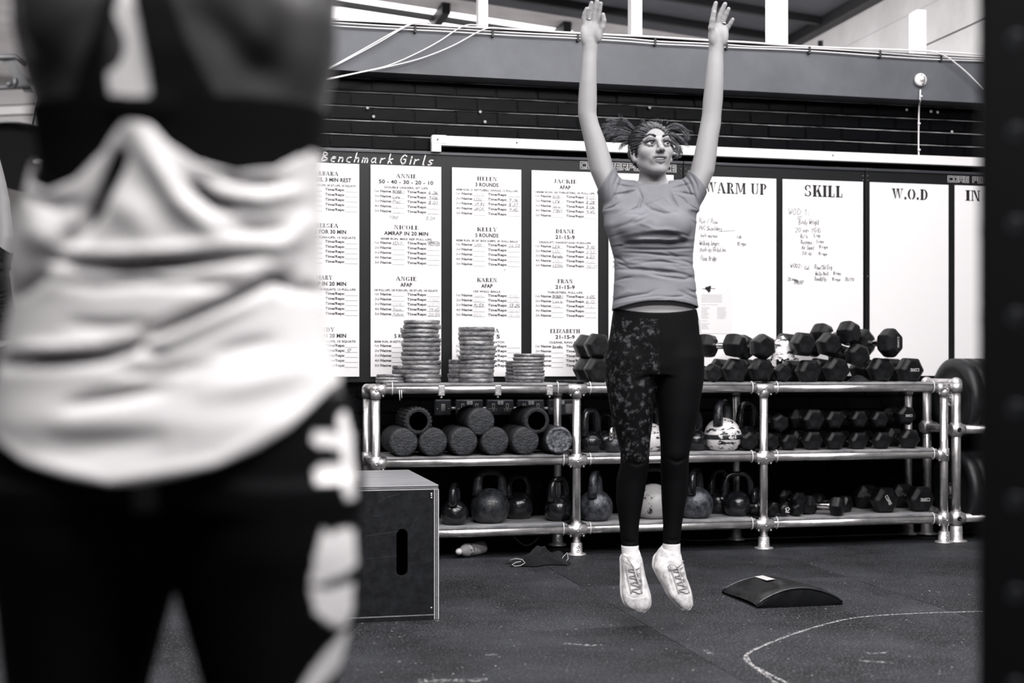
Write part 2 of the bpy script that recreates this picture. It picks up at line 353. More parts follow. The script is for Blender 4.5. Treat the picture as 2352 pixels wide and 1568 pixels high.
# steel beam along the wall top, posts above it
bx0, bx1 = -.3, 6.6
b = MB()
b.box((bx0, 6.735, 2.475), (bx1, 6.752, 2.735)).box((bx0, 6.752, 2.475), (bx1, 6.95, 2.492)).box((bx0, 6.735, 2.722), (bx1, 6.95, 2.738))
beam = struct(b.build('trim_1', M_beam))
for (xa, xb, top, lab, dbl) in [(1099, 1121, 4.0, 'white post on the grey beam, first from the left', 0), (1450, 1475, 4.0, 'white post on the grey beam between the raised hands', 0),
                        (1768, 1811, 3.9, 'wide double white post on the grey beam right of the raised hands', 1), (2100, 2128, None, 'short white post with a cut corner above the round white fitting', 0)]:
    p0, p1 = PY(xa, 90, 6.85), PY(xb, 90, 6.85); x0, x1 = p0.x, p1.x
    tp = top or PY(2110, 21, 6.85).z
    m = MB()
    if dbl:
        r = thing('timber_post', lab, 'post', (x0, 6.85, 2.738)); d = x1 - x0
        MB().box((0, 0, 0), (d * .57, .06, tp - 2.738), .002).build('upright', M_white, r)
        MB().box((d * .575, 0.004, 0), (d, .06, tp - 2.738), .002).build('upright', M_white, r)
    else:
        h = tp - 2.738; d = x1 - x0; c = .02 if not top else 0
        vs = [(0, 0), (d, 0), (d, h), (c, h), (0, h - c * .9)]
        m.add([(x, 0, z) for x, z in vs] + [(x, .06, z) for x, z in vs], [(0,1,2,3,4), (9,8,7,6,5)] + [(i, i + 5, (i + 1) % 5 + 5, (i + 1) % 5) for i in range(5)])
        o = m.build('timber_post', M_white); o.location = (x0, 6.85, 2.738); tag(o, lab, 'post')

# ------------------------------------------------------------------ roof over both halls, with one rooflight
RA, RS = 4.17, .09
def rz(x): return RA - RS * x
def roof_strip(y0, y1, m, name='ceiling', x0=-9, x1=4.85, t=.06, lift=0):
    mb = MB(); z0, z1 = rz(x0) + lift, rz(x1) + lift
    vs = [(x0,y0,z0),(x1,y0,z1),(x1,y1,z1),(x0,y1,z0)]
    mb.add(vs + [(x, y, z + t) for x, y, z in vs], [(0,3,2,1),(4,5,6,7),(0,1,5,4),(1,2,6,5),(2,3,7,6),(3,0,4,7)])
    return mb.build(name, m)
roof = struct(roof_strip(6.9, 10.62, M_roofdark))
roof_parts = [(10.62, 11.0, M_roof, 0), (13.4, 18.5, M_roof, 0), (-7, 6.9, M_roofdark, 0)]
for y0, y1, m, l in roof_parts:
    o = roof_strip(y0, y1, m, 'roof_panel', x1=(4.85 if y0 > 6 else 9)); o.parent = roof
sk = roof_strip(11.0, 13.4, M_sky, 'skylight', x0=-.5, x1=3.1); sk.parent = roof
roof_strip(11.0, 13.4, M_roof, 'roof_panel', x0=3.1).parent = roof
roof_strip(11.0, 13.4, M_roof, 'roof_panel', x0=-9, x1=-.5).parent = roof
for (x, y, z, sx, sy) in ((2.6, 5.3, 3.74, 5.6, .7), (2.4, 2.7, 3.76, 5.6, .8), (1.2, .3, 3.80, 4.0, .8)):   # frames added round the overhead area lights
    a, b_ = sx / 2 + .06, sy / 2 + .06
    for lo, hi in (((-a, -b_), (a, -b_ + .05)), ((-a, b_ - .05), (a, b_)), ((-a, -b_ + .05), (-a + .05, b_ - .05)), ((a - .05, -b_ + .05), (a, b_ - .05))):
        MB().box((x + lo[0], y + lo[1], z - .04), (x + hi[0], y + hi[1], rz(x + (hi[0] + lo[0]) / 2) + .02)).build('added_light_frame', M_white, roof)
# glazing bars and purlins of the rooflight
def roofbar(p, q, w, d, m, name='glazing_bar'):
    p, q = Vector(p), Vector(q); mb = MB(); t = (q - p).normalized(); s = t.cross(Vector((0, 0, 1))).normalized() * w / 2
    a = [p - s, q - s, q + s, p + s]; mb.add(a + [v - Vector((0, 0, d)) for v in a], [(0,1,2,3),(7,6,5,4),(0,4,5,1),(1,5,6,2),(2,6,7,3),(3,7,4,0)])
    o = mb.build(name, m, roof); return o
roofbar((-.5, 11.17, rz(-.5)), (4.8, 11.17, rz(4.8)), .03, .05, M_steel_dark)
for x in (.62, .76, 1.93, 2.98, 4.1): roofbar((x, 10.75, rz(x) - .001), (x - .05, 13.4, rz(x) - .001), .07, .09, M_steel_dark, 'rafter')
for y in (10.2, 9.6): roofbar((-3, y, rz(-3)), (4.8, y, rz(4.8)), .05, .06, M_steel_dark, 'purlin')
# side wall of the back hall: horizontal sheets, eave beam, rails, drop pipe
XS = 4.85
sw = struct(MB().box((XS + .02, 6.95, 0), (XS + .2, 18.5, 3.9)).build('wall_right', M_clad))
for i in range(14):
    z = 3.72 - i * .27
    MB().box((XS - .012 * (i % 2), 6.98, z - .262), (XS + .03, 18.4, z)).build('cladding_sheet', M_clad, sw)
MB().box((XS - .10, 6.98, 3.66), (XS, 18.4, 3.76)).build('eave_beam', M_steel_dark, sw)
MB().box((XS - .03, 9.75, 2.5), (XS, 9.78, 3.6)).build('sheet_joint', M_steel_dark, sw)
MB().tube([(4.62, 10.9, 2.0), (4.62, 10.9, 3.75)], .035).build('drain_pipe', M_steel_dark, sw)
# far end wall and pale beams seen at the far left
fw = struct(MB().box((-12, 18.5, 0), (6, 18.7, 5.5)).build('wall_far', M_hallwall))
struct(MB().box((-9.2, -7, 0), (-9, 18.5, 5.2)).build('wall_left', M_hallwall))
struct(MB().box((9, -7, 0), (9.2, 6.9, 3.6)).build('wall_side', M_hallwall))
struct(MB().box((-9, -7.2, 0), (9, -7, 5.2)).build('wall_front', M_hallwall))
w2 = bpy.data.objects.new('fill_window', None); COL.objects.link(w2); struct(w2)      # unseen windows behind the camera, added for frontal fill
for i in range(6): MB().box((-2.5 + i, -6.98, 1.8), (-2.5 + i + .94, -6.94, 3.1)).build('pane', M_pane, w2)
MB().box((-2.6, -7, 1.7), (3.6, -6.95, 3.2)).build('window_frame', mat('fill_window_paint', .5, .5), w2)
struct(MB().box((4.9, 6.88, 2.6), (9, 7.0, 4.0)).build('wall_upper', M_hallwall))
M_palebeam = mat('pale_painted_steel', .55, .5)
for k, (ya, yb, m) in enumerate([(196, 240, M_palebeam), (243, 262, M_white), (266, 296, M_palebeam), (304, 311, M_steel_dark), (312, 334, M_white)]):
    a, b2 = P(-300, ya + 12, 15.5), P(420, ya - 14, 15.2); h = (yb - ya) / 3000 * 15.4
    mb = MB(); d = (b2 - a).normalized(); n = Vector((-d.y, d.x, 0)) * .15
    vs = [a, b2, b2 + n, a + n]; vs = [v - Vector((0, 0, h)) for v in vs] + vs
    mb.add(vs, [(0,3,2,1),(4,5,6,7),(0,1,5,4),(1,2,6,5),(2,3,7,6),(3,0,4,7)])
    o = struct(mb.build('trim_%d' % (k + 2), m))
# window in the far wall
wn = bpy.data.objects.new('window_1', None); COL.objects.link(wn); struct(wn)
MB().box((-4.05, 18.42, 2.62), (-2.95, 18.5, 3.30)).build('window_frame', M_palebeam, wn)
for i, (x0, x1) in enumerate([(-4.0, -3.72), (-3.68, -3.40), (-3.36, -3.0)]):
    for z0, z1 in ((2.66, 2.95), (2.98, 3.26)): MB().box((x0, 18.40, z0), (x1, 18.43, z1)).build('pane', M_pane, wn)
MB().box((-4.2, 18.3, 2.54), (-2.8, 18.5, 2.60)).build('window_sill', M_white, wn)
# dark diagonal brace with rod, high at the far left
br = thing('roof_brace', 'dark diagonal steel brace with tie rod under the far left roof', 'brace', P(30, 140, 12.5))
def loc(x, y, d, base): return P(x, y, d) - base
B0 = P(30, 140, 12.5)
mb = MB(); mb.tube([loc(-60, 135, 12.5, B0), loc(38, 131, 12.5, B0), loc(62, 147, 12.5, B0)], .03, 6); mb.build('top_chord', M_steel_dark, br)
mb = MB()
for dd in (0, .05): mb.add([loc(4, 138, 12.5 + dd, B0), loc(36, 140, 12.5 + dd, B0), loc(80, 212, 12.5 + dd, B0), loc(57, 212, 12.5 + dd, B0)], [(0,1,2,3)])
mb.f += [(0,1,5,4),(1,2,6,5),(2,3,7,6),(3,0,4,7)]; mb.sm += [False]*4; mb.build('diagonal_plate', M_steel_dark, br)
MB().tube([loc(-80, 205, 12.5, B0), loc(72, 200, 12.5, B0)], .018, 6).build('tie_rod', M_steel_dark, br)
MB().tube([loc(36, 180, 12.5, B0), loc(36, 203, 12.5, B0)], .022, 6).ball(loc(22, 195, 12.5, B0), .03, 8, 6).build('bolt', M_steel_dark, br)
# round black ribbed disc with a pale oval badge
D0 = P(60, 366, 11.0)
dsc = thing('ceiling_disc', 'large black ribbed disc hanging overhead at the far left', 'disc', D0, -YAW, rot=(-.42, 0, -YAW))
prof = []
for i in range(8): r = .50 * i / 7; prof += [(r, -.02 - (.012 if i % 2 else 0))]
prof += [(.52, 0), (.50, .04), (0, .05)]
MB().lathe(prof, 32, Matrix.Identity(4)).build('disc', mat('black_rubber', .003, .6, bump=.3, bscale=20, spec=.1), dsc)
mb = MB().lathe([(0, -.05), (.055, -.045), (.06, -.03)], 16, Matrix.Translation((.13, -.02, 0)) @ Matrix.Scale(.6, 4, (0, 1, 0))); mb.build('badge', M_white, dsc)
MB().tube([(0, 0, .03), (0, .05, .9)], .008, 6).build('hanging_rod', M_steel_dark, dsc)
# white notice low on the far left
tag(MB().box((-2.55, 9.9, .88), (-1.55, 9.93, 1.75), .004).build('notice_board', M_white), 'white notice board at the left edge behind the raised elbow', 'notice board')
# ------------------------------------------------------------------ black backing boards and white score boards
YB = 6.826
M_board = mat('black_vinyl_board', .006, .42, var=.2, vscale=2, spec=.33)
M_panel = mat('white_board_panel', .93, .30, spec=.4)
M_ink = mat('black_print', .008, .5); M_pen = mat('black_marker', .02, .5); M_faint = mat('faded_marker', .52, .5); M_mid = mat('half_faded_marker', .12, .5)
M_white_ink = mat('white_print', .88, .4)
def xw(x): return PY(x, 600, YB).x
def zw(x, y): return PY(x, y, YB).z
boards = [(-.2, xw(1569), 'black backing board of the score panels at the left', 0), (xw(1571), xw(1987), 'black backing board behind the WARM UP and SKILL panels', 1), (xw(1989), 5.4, 'black backing board behind the W.O.D panel', 2)]
for x0, x1, lab, i in boards:
    b = thing('backing_board', lab, 'board', (x0, YB, .87))
    MB().box((0, 0.004, 0), (x1 - x0, .020, 1.215), .002).build('board', M_board, b)
    MB().box((0, -.004, 1.203), (x1 - x0, .004, 1.217), .002).build('edge_strip', mat('dull_edge_strip', .05, .3), b)
    for sx in ([.012, x1 - x0 - .012] if i else [x1 - x0 - .012]):
        for z in (1.175, 1.150, .6): MB().lathe([(0, .004), (.003, .003), (.004, 0)], 8, Matrix.Translation((sx, .003, z)) @ Matrix.Rotation(PI / 2, 4, 'X')).build('screw', mat('dull_screw', .35, .3, 1), b)
    pr = Print(.002)
    if i == 0:
        # header script and outlined lettering
        p2 = Print(.002)
        pls, tot = strokes('Benchmark Girls', .050, .38, 3.4, .12); xs = xw(738) - x0; L = xw(1001) - xw(738); f = L / tot; zz = zw(870, 369) - .87 - .012
        for pl in pls:
            for a, c in zip(pl, pl[1:]): p2.mb.ribbon([(xs + a[0] * f, p2.y, zz + a[1]), (xs + c[0] * f, p2.y, zz + c[1])], .0054)
        p2.build('header_script', M_white_ink, b)
    def outlined(txt, xa, xb, zc, size):
        k = size / 6; q = Print(.0025); q2 = Print(.0018); pls, tot = strokes(txt, size, 0, 1.9, 0, BLOCK); f = (xb - xa) / tot
        for pl in pls:
            pts = [(xa + a * f, 0, zc - size / 2 + c) for a, c in pl]
            q.mb.ribbon([(a, q.y, c) for a, _, c in pts], size * .34); q2.mb.ribbon([(a, q2.y, c) for a, _, c in pts], size * .20)
        q.build('lettering_outline', M_white_ink, b); q2.build('lettering_fill', M_board, b)
    if i == 0: outlined('CORE PERFORMANCE', xw(1335) - x0, xw(1557) - x0, zw(1445, 383) - .87, .030)
    if i == 2: outlined('CORE PERFORMANCE', xw(2179) - x0, xw(2179) - x0 + .55, zw(2190, 411) - .87, .028)

U = 6.84 / 3000 / 2.8                       # one unit of the score-board layout, in metres
ROW = ['1st', '2nd', '3rd', '4th', '5th']
def score_panel(x0, x1, label, blocks, extra=()):
    W = x1 - x0
    t = thing('score_board', label, 'score board', (x0, YB - .0125, .90), group='white score boards on the wall')
    MB().box((0, 0, 0), (W, .008, 1.108), .001).build('panel', M_panel, t)
    pr = Print(-.0006); pen = Print(-.0009); fa = Print(-.0007); mi = Print(-.0008)
    top = 1.108; k = W / (453 * U); c = W * .5
    for bi, (head, sub, sub2, ents) in enumerate(blocks):
        zc = top - (68 + 331 * bi) * U
        if head: pr.geo(stencil_geo(head), c, zc - 13 * U, 27 * U, width=(26 * len(head) if len(head) < 8 else 205) * U * k, align='c')
        if sub: pr.geo(text_geo(sub, .038), c, zc - 50 * U, 25 * U, width=min(22.0 * len(sub) * .86, 350) * U * k, align='c')
        if sub2:
            wd = min(12.6 * len(sub2), 405) * U * k; pr.geo(text_geo(sub2, .034), c, zc - 81 * U, 13.5 * U, width=wd, align='c')
        for r in range(5):
            zr = zc - (108 + 31.8 * r) * U
            a = text_geo(ROW[r], .01); pr.geo(a, 25 * U * k, zr, 17 * U, width=28 * U * k, shear=.22)
            pr.geo(text_geo('Name:', .036), 62 * U * k, zr, 17 * U, width=72 * U * k)
            pr.line(137 * U * k, zr - 5 * U, 214 * U * k, zr - 5 * U, .0016)
            pr.geo(text_geo('Time/Reps:', .036), 233 * U * k, zr, 17 * U, width=126 * U * k)
            pr.line(362 * U * k, zr - 5 * U, 442 * U * k, zr - 5 * U, .0016)
            if r < len(ents) and ents[r]:
                nm, tm, ink = ents[r]; pp = {'p': pen, 'f': fa, 'm': mi}[ink]
                if nm: pp.hand(nm, 142 * U * k, zr - 3 * U, 19 * U, .0021 if ink == 'p' else .0017, jit=.5, width=min(70, 17 * len(nm)) * U * k)
                if tm: pp.hand(tm, 372 * U * k, zr - 3 * U, 19 * U, .0021 if ink == 'p' else .0017, jit=.4, width=min(74, 15 * len(tm)) * U * k)
    for (ink, s, ux, uz, sz, wd) in extra:
        {'p': pen, 'f': fa, 'm': mi}[ink].hand(s, ux * U * k, top - uz * U, sz * U, .0020, jit=.5, width=wd * U * k)
    pr.build('printed_text', M_ink, t); pen.build('handwriting', M_pen, t); fa.build('faded_handwriting', M_faint, t); mi.build('half_faded_handwriting', M_mid, t)
    return t
score_panel(xw(662), xw(824.6), 'leftmost white score board, half hidden by the blurred person in front', [
    ('BARBARA', '5 ROUNDS, 3 MIN REST', '20 PULL-UPS, 30 PUSH-UPS, 40 SIT-UPS, 50 SQUATS', []), ('CHELSEA', 'EMOM FOR 30 MIN', '5 PULL-UPS, 10 PUSH-UPS, 15 SQUATS', []),
    ('MARY', 'AMRAP IN 20 MIN', '5 HANDSTANDS, 10 SQUATS, 15 PULL-UPS', []), ('CINDY', 'AMRAP IN 20 MIN', '5 PULL-UPS, 10 PUSH-UPS, 15 SQUATS', [None, ('', '17', 'p')])])
score_panel(xw(850.7), xw(1012.5), 'white score board behind the tallest stack of plates', [
    ('ANNIE', '50 - 40 - 30 - 20 - 10', 'DOUBLE UNDERS, SIT-UPS', [('BOBBI', '6:36', 'p'), ('Lew', '9:06', 'p'), ('Pal', '8:01', 'p'), ('Ad', '7:37', 'f'), ('Rob', '5:35', 'f')]),
    ('NICOLE', 'AMRAP IN 20 MIN', '400M RUN, MAX REP PULL-UPS', [('KEN P.', 'RDS+28', 'm')]),
    ('ANGIE', 'AFAP', '100 PULL-UPS, 100 PUSH-UPS, 100 SIT-UPS, 100 SQUATS', [None, ('', '2:02', 'f'), ('CARL', '23:17', 'f'), ('Sam.', '19:45', 'm'), ('Adam', '20:55', 'm')]),
    ('EVA', '5 ROUNDS', '800M RUN, 30 KETTLEBELL SWINGS, 30 PULL-UPS', [])],
    extra=[('m', 'TONY', 118, 348, 22, 64), ('m', '8:04', 355, 348, 24, 60), ('m', '(STRICT)', 360, 500, 16, 78)])
score_panel(xw(1037.5), xw(1196), 'white score board behind the second tall stack of plates', [
    ('HELEN', '3 ROUNDS', '400M RUN, 21 KETTLEBELL SWINGS, 12 PULL-UPS', [('SARAB', '10:10', 'f'), ('LOU', '9:14', 'p'), ('IAIN', '8:37', 'p'), ('JACK', '9:45', 'p')]),
    ('KELLY', '5 ROUNDS', '400M RUN, 30 24" BOX JUMPS, 30 WALL BALLS', [('SAM', '26:58', 'm')]),
    ('KAREN', 'AFAP', '150 WALL BALLS', [('Tony', '9:50', 'f'), ('Shi', '7:10', 'f'), ('ALEX', '13:25', 'p'), ('T..', '12:41', 'f'), ('BEN', '14:24', 'f')]),
    ('AMANDA', '9 - 7 - 5', 'MUSCLE-UPS, SNATCH', [])], extra=[('p', ')', 335, 668, 14, 14)])
score_panel(xw(1220), xw(1372), 'white score board left of the jumping woman', [
    ('JACKIE', 'AFAP', '1000M ROW, 50 THRUSTERS, 30 PULL-UPS', [('BOB', '8:03', 'm'), ('LEW', '8:28', 'p'), ('lou', '8:06', 'p'), ('TONY', '9:45', 'p')]),
    ('DIANE', '21-15-9', 'DEADLIFT, HANDSTAND PUSH-UPS', [('LEW', '3:10', 'p'), ('LOU', '3:53', 'm'), ('Barnaby', '6:22', 'p'), ('CARLY', '4:20', 'f'), ('KIERAN', '10:11', 'm')]),
    ('FRAN', '21-15-9', 'THRUSTERS, PULL-UPS', [('BOBBI', '4:05', 'p'), ('Lewis', '6:12', 'm'), ('Hus', '7:47', 'f')]),
    ('ELIZABETH', '21-15-9', 'CLEANS, RING DIPS', [('Barnaby', '', 'p')])])
score_panel(xw(1396.6), xw(1545.4), 'white score board directly behind the jumping woman', [('NANCY', '', '', []), ('', '', '', []), ('', '', '', []), ('', '', '', [])])

def plan_panel(x0, x1, label, head, hx, hw, hy, hh, notes=(), lines=()):
    W = x1 - x0
    t = thing('whiteboard', label, 'whiteboard', (x0, YB - .0125, .90), group='white planning boards on the wall')
    MB().box((0, 0, 0), (W, .008, 1.108), .001).build('panel', M_panel, t)
    pr = Print(-.0006); pen = Print(-.0009)
    if head: pr.geo(stencil_geo(head), xw(hx) - x0, zw(hx, hy) - .90, hh, width=hw, align='c')
    for s, px, py, wpx, hpx in notes:
        ww = xw(px + wpx) - xw(px); pen.hand(s, xw(px) - x0, zw(px, py) - .90, hpx * 7.2 / 3000, .0023, slant=.14, jit=.55, width=ww)
    for ax, ay, bx_, by in lines: pen.line(xw(ax) - x0, zw(ax, ay) - .9, xw(bx_) - x0, zw(bx_, by) - .9, .0023)
    pr.build('heading', M_ink, t); pen.build('handwriting', M_pen, t); return t
wu = plan_panel(xw(1588), xw(1781), 'whiteboard headed WARM UP with a short handwritten list', 'WARM UP', 1688, xw(1758) - xw(1617), 446, .062, [
    ('Run / Row', 1604, 513, 43, 11), ('PVC Shoulders', 1604, 529, 53, 10), ('Inch worms', 1606, 545, 40, 9), ('rds', 1691, 547, 11, 8), ('Walking lunges', 1604, 563, 46, 11),
    ('10 reps', 1691, 564, 21, 9), ('push up Rotation', 1606, 577, 60, 10), ('floor Bridge', 1607, 598, 37, 11)], [(1650, 532, 1686, 530)])
plan_panel(xw(1796), xw(1980), 'whiteboard headed SKILL with two handwritten workouts', 'SKILL', 1889, xw(1933) - xw(1846), 453, .066, [
    ('WOD 1:', 1809, 493, 48, 15), ('Body Weight', 1833, 515, 47, 12), ('20 min YGIG', 1825, 533, 58, 11), ("BJ's", 1836, 547, 17, 9), ('5 rep', 1866, 545, 17, 8),
    ('Burpees', 1837, 560, 26, 9), ('5 reps', 1873, 558, 17, 7), ('Air Squat', 1839, 573, 29, 9), ('10 reps', 1878, 570, 21, 7), ('Sit up', 1840, 585, 22, 8), ('10 reps', 1877, 586, 21, 7),
    ('WOD2:', 1813, 614, 27, 9), ('Cal', 1845, 619, 12, 8), ('Row/Ski Erg', 1869, 618, 40, 10), ('Walls Ball', 1870, 632, 31, 8), ('10 reps', 1911, 631, 18, 7),
    ('20 mins', 1807, 645, 22, 8), ('AMRAP', 1821, 653, 22, 9), ('Deadlifts', 1869, 645, 27, 9), ('10 reps', 1908, 645, 20, 7), ('35/70', 1938, 645, 21, 7)],
    [(1829, 499, 1840, 497), (1828, 503, 1838, 501)])
plan_panel(xw(1996), xw(2176), 'blank whiteboard headed W.O.D', 'W.O.D', 2087, xw(2128) - xw(2046), 459, .062)
plan_panel(xw(2191), xw(2191) + .46, 'whiteboard cut off by the dark upright at the right', 'IN', 2232, .10, 462, .062)
# printed notice taped to the WARM UP board
x0, x1 = xw(1603), xw(1678); z0, z1 = zw(1650, 766), zw(1650, 643)
nt_ = thing('paper_notice', 'white printed paper sheet with black logo taped to the WARM UP board', 'paper', (x0, YB - .0135, z0))
W, H = x1 - x0, z1 - z0
MB().box((0, -.0008, 0), (W, 0, H)).build('sheet', mat('printer_paper', .82, .6), nt_)
pr = Print(-.0012); c = (W * .29, H * .83)
for a in range(11):                          # black blot-shaped logo with a bar across
    an = a / 11 * 2 * PI; r = .017 * (1 + .25 * math.sin(3 * an)); pr.mb.add([(c[0], pr.y, c[1]), (c[0] + r * math.cos(an), pr.y, c[1] + r * math.sin(an)), (c[0] + r * math.cos(an + .6), pr.y, c[1] + r * math.sin(an + .6))], [(0, 1, 2)])
pr.line(c[0] - .035, c[1], c[0] + .04, c[1] + .002, .003); pr.build('logo', M_ink, nt_)
tx = Print(-.001); z = H * .72
for i in range(28):
    if i in (7, 9, 20, 22): z -= H * .028; continue
    wd = W * (.62 if i < 7 else .5 if i in (8,) else .16 + .1 * random.random())
    tx.line(W * .08, z, W * .08 + wd, z, .0016)
    if 9 < i < 20: tx.line(W * .56, z, W * .56 + W * (.15 + .15 * random.random()), z, .0016)
    z -= H * .0225
tx.build('small_print', mat('grey_print', .28, .5), nt_)

# ------------------------------------------------------------------ white trunking, cables, round fitting
tr = thing('cable_trunking', 'white plastic trunking running along the wall above the boards', 'trunking', (xw(990), 6.80, 2.12))
tl = 5.4 - xw(990)
MB().box((.05, 0, 0), (tl, .04, .052), .003).build('cover', M_white, tr)
MB().box((0, -.002, -.034), (.05, .04, .034), .002).build('drop_leg', M_white, tr)
MB().box((-.002, -.004, .002), (.088, .04, .056), .012).build('corner', M_white, tr)
for x in (.03, .46, 1.35, 2.3): MB().lathe([(0, .003), (.005, .002), (.005, 0)], 8, Matrix.Translation((x, -.009 if x < .1 else -.001, .03)) @ Matrix.Rotation(PI / 2, 4, 'X')).build('screw', mat('dull_screw', .35, .3, 1), tr)
def cable(pts, r, name, lab, cat='cable', m=None, seg=6, sub=6):
    """smooth cable through points (Catmull-Rom)"""
    P_ = [Vector(p) for p in pts]; out = []
    for i in range(len(P_) - 1):
        p0, p1, p2, p3 = P_[max(i - 1, 0)], P_[i], P_[i + 1], P_[min(i + 2, len(P_) - 1)]
        for k in range(sub):
            t = k / sub; out.append(.5 * ((2 * p1) + (p2 - p0) * t + (2 * p0 - 5 * p1 + 4 * p2 - p3) * t * t + (-p0 + 3 * p1 - 3 * p2 + p3) * t ** 3))
    out.append(P_[-1]); o = MB().tube(out, r, seg).build(name, m or M_white)
    if lab: tag(o, lab, cat)
    return o
YC = 6.725
for dy, lab, w in [(0, 'uppermost white cable clipped along the grey beam', .0055), (9, 'middle white cable clipped along the grey beam', .0035), (16, 'lowest white cable clipped along the grey beam', .0035)]:
    pts = []
    for x in range(600, 2420, 70):
        y = 46 + (x - 780) * .0545 + dy * (1 - .0001 * (x - 780)); y += (2.2 * math.sin(x * .011 + dy) if x > 1650 else .5 * math.sin(x * .02 + dy)) - (2 if x < 1500 and dy > 3 else 0)
        pts.append(PY(x, y, YC - (.004 if dy else 0)))
    o = cable(pts, w, 'cable', lab)
    if dy == 16:
        for cxp in (953, 1131, 1327, 1504, 1668, 1858, 2020, 2160):
            q = PY(cxp, 46 + (cxp - 780) * .0545 + 11, YC); MB().box((q.x - .006, q.y - .012, q.z - .022), (q.x + .006, q.y + .012, q.z + .02), .002).build('clip', M_steel_dark, o)
def cpts(l, Y=6.70): return [PY(x, y, Y) for x, y in l]
cable(cpts([(700, 178), (757, 155), (815, 124), (870, 93), (915, 68), (948, 54), (985, 52)]), .004, 'cable', 'white cable hanging in a curve across the left end of the beam, higher strand')
cable(cpts([(700, 179), (757, 157), (820, 125), (880, 92), (925, 65), (955, 53), (990, 53)]), .003, 'cable', 'white cable hanging across the left end of the beam, beside the higher strand')
cable(cpts([(690, 188), (748, 181), (830, 165), (893, 150), (960, 121), (1010, 94), (1052, 66), (1078, 57), (1110, 60)]), .0035, 'cable', 'white cable crossing the beam to the first white post')
cable(cpts([(690, 190), (748, 183), (830, 166), (893, 153), (970, 133), (1040, 105), (1095, 75), (1125, 64), (1160, 66)]), .0035, 'cable', 'white cable crossing the beam to just right of the first white post')
cable(cpts([(2140, 118), (2170, 128), (2195, 145), (2222, 168), (2260, 205)]), .004, 'cable', 'white cable dropping off the right end of the beam')
q = PY(2112, 184, 6.73)
rf = thing('ceiling_rose', 'round white fitting with bare wires on the grey beam', 'wall fitting', q)
Rx = Matrix.Rotation(PI / 2, 4, 'X')
MB().lathe([(.037, 0), (.037, .016), (.033, .022), (0, .023)], 24, Rx).build('base', M_white, rf)
MB().lathe([(.012, .02), (.010, .034), (0, .036)], 12, Rx).build('boss', M_white, rf)
for sx, sz in ((0, .026), (.006, -.026)): MB().lathe([(0, .026), (.003, .025), (.003, .02)], 8, Matrix.Translation((sx, 0, sz)) @ Rx).build('screw', M_steel_dark, rf)
MB().tube([(.002, -.03, .01), (.012, -.036, .012), (.013, -.034, -.012), (.008, -.024, -.034)], .0022, 6).build('wire', M_steel_dark, rf)
dc = cable([PY(2114, 206, 6.722), PY(2113, 226, 6.722), PY(2114, 232, 6.74), PY(2111, 246, 6.80), PY(2110, 300, 6.815), PY(2110, 350, 6.815), PY(2113, 364, 6.81)], .0048, 'cable', 'white cable dropping from the round fitting to the trunking')
for (x, y, Y) in ((2114.5, 221, 6.718), (2110, 283.5, 6.81), (2110, 344, 6.81)):
    v = PY(x, y, Y); MB().box((v.x - .006, v.y - .006, v.z - .005), (v.x + .010, v.y + .004, v.z + .005), .002).build('clip', M_white, dc)
# nail holes and plugs left in the bricks
for i, (x, y) in enumerate([(844, 248), (858, 268), (1103, 257), (1114, 280), (1492, 247), (2082, 252), (2153, 258), (2138, 256), (2186, 303)]):
    v = PY(x, y, 6.853); o = MB().lathe([(.004, 0), (.009, .002), (.008, .005), (.003, .003)], 8, Matrix.Translation(v) @ Rx).build('wall_plug', mat('chipped_plug', .35, .6), None); o.parent = wl; 
# ------------------------------------------------------------------ tube storage rack
M_tube = mat('galvanised_tube', .62, .34, .85, var=.18, vscale=9, bump=.06, bscale=90, rvar=.10)
M_fit = mat('cast_fitting', .60, .42, .8, var=.25, vscale=20, bump=.2, bscale=80)
M_shelf = mat('worn_shelf_board', .16, .6, var=.6, vscale=6, col2=.42, stretch=(1, 6, 1))
M_tie = mat('white_cable_tie', .85, .4)
RX = [.793, 1.81, 2.828, 3.876]; RYF, RYB = 6.36, 6.73; RZ = [.128, .478, .838]; TR = .021
rk = thing('storage_rack', 'long silver tube rack with three shelves along the wall', 'rack', (RX[0], RYF, 0))
def rl(x, y, z): return (x - RX[0], y - RYF, z)
def fitting(x, y, z, kind, back=False):
    m = MB()
    a = .046 if kind != 'l' else 0; b_ = .046 if kind != 'r' else 0
    m.tube([rl(x - a, y, z), rl(x + b_, y, z)], .0265, 14)
    if z < .8: m.tube([rl(x, y, z - .034), rl(x, y, z + .034)], .0265, 14)
    else:
        m.tube([rl(x, y, z - .045), rl(x, y, z)], .0265, 14)
        if kind != 't': m.ball(rl(x, y, z), .0265, 14, 8)
    m.build('tee_fitting', M_fit, rk)
    if not back:
        for dx in ((-.034, .034) if kind == 't' else (.034,) if kind == 'l' else (-.034,)): MB().ball(rl(x + dx, y - .012, z - .030), .0062, 8, 6).build('grub_screw', M_fit, rk)
        s = MB()
        s.lathe([(.0085, .024), (.0085, .030), (.005, .0305), (.0045, .026), (0, .026)], 10, Matrix.Translation(rl(x, y, z)) @ Matrix.Rotation(PI / 2, 4, 'X'))
        s.build('grub_screw', M_fit, rk)
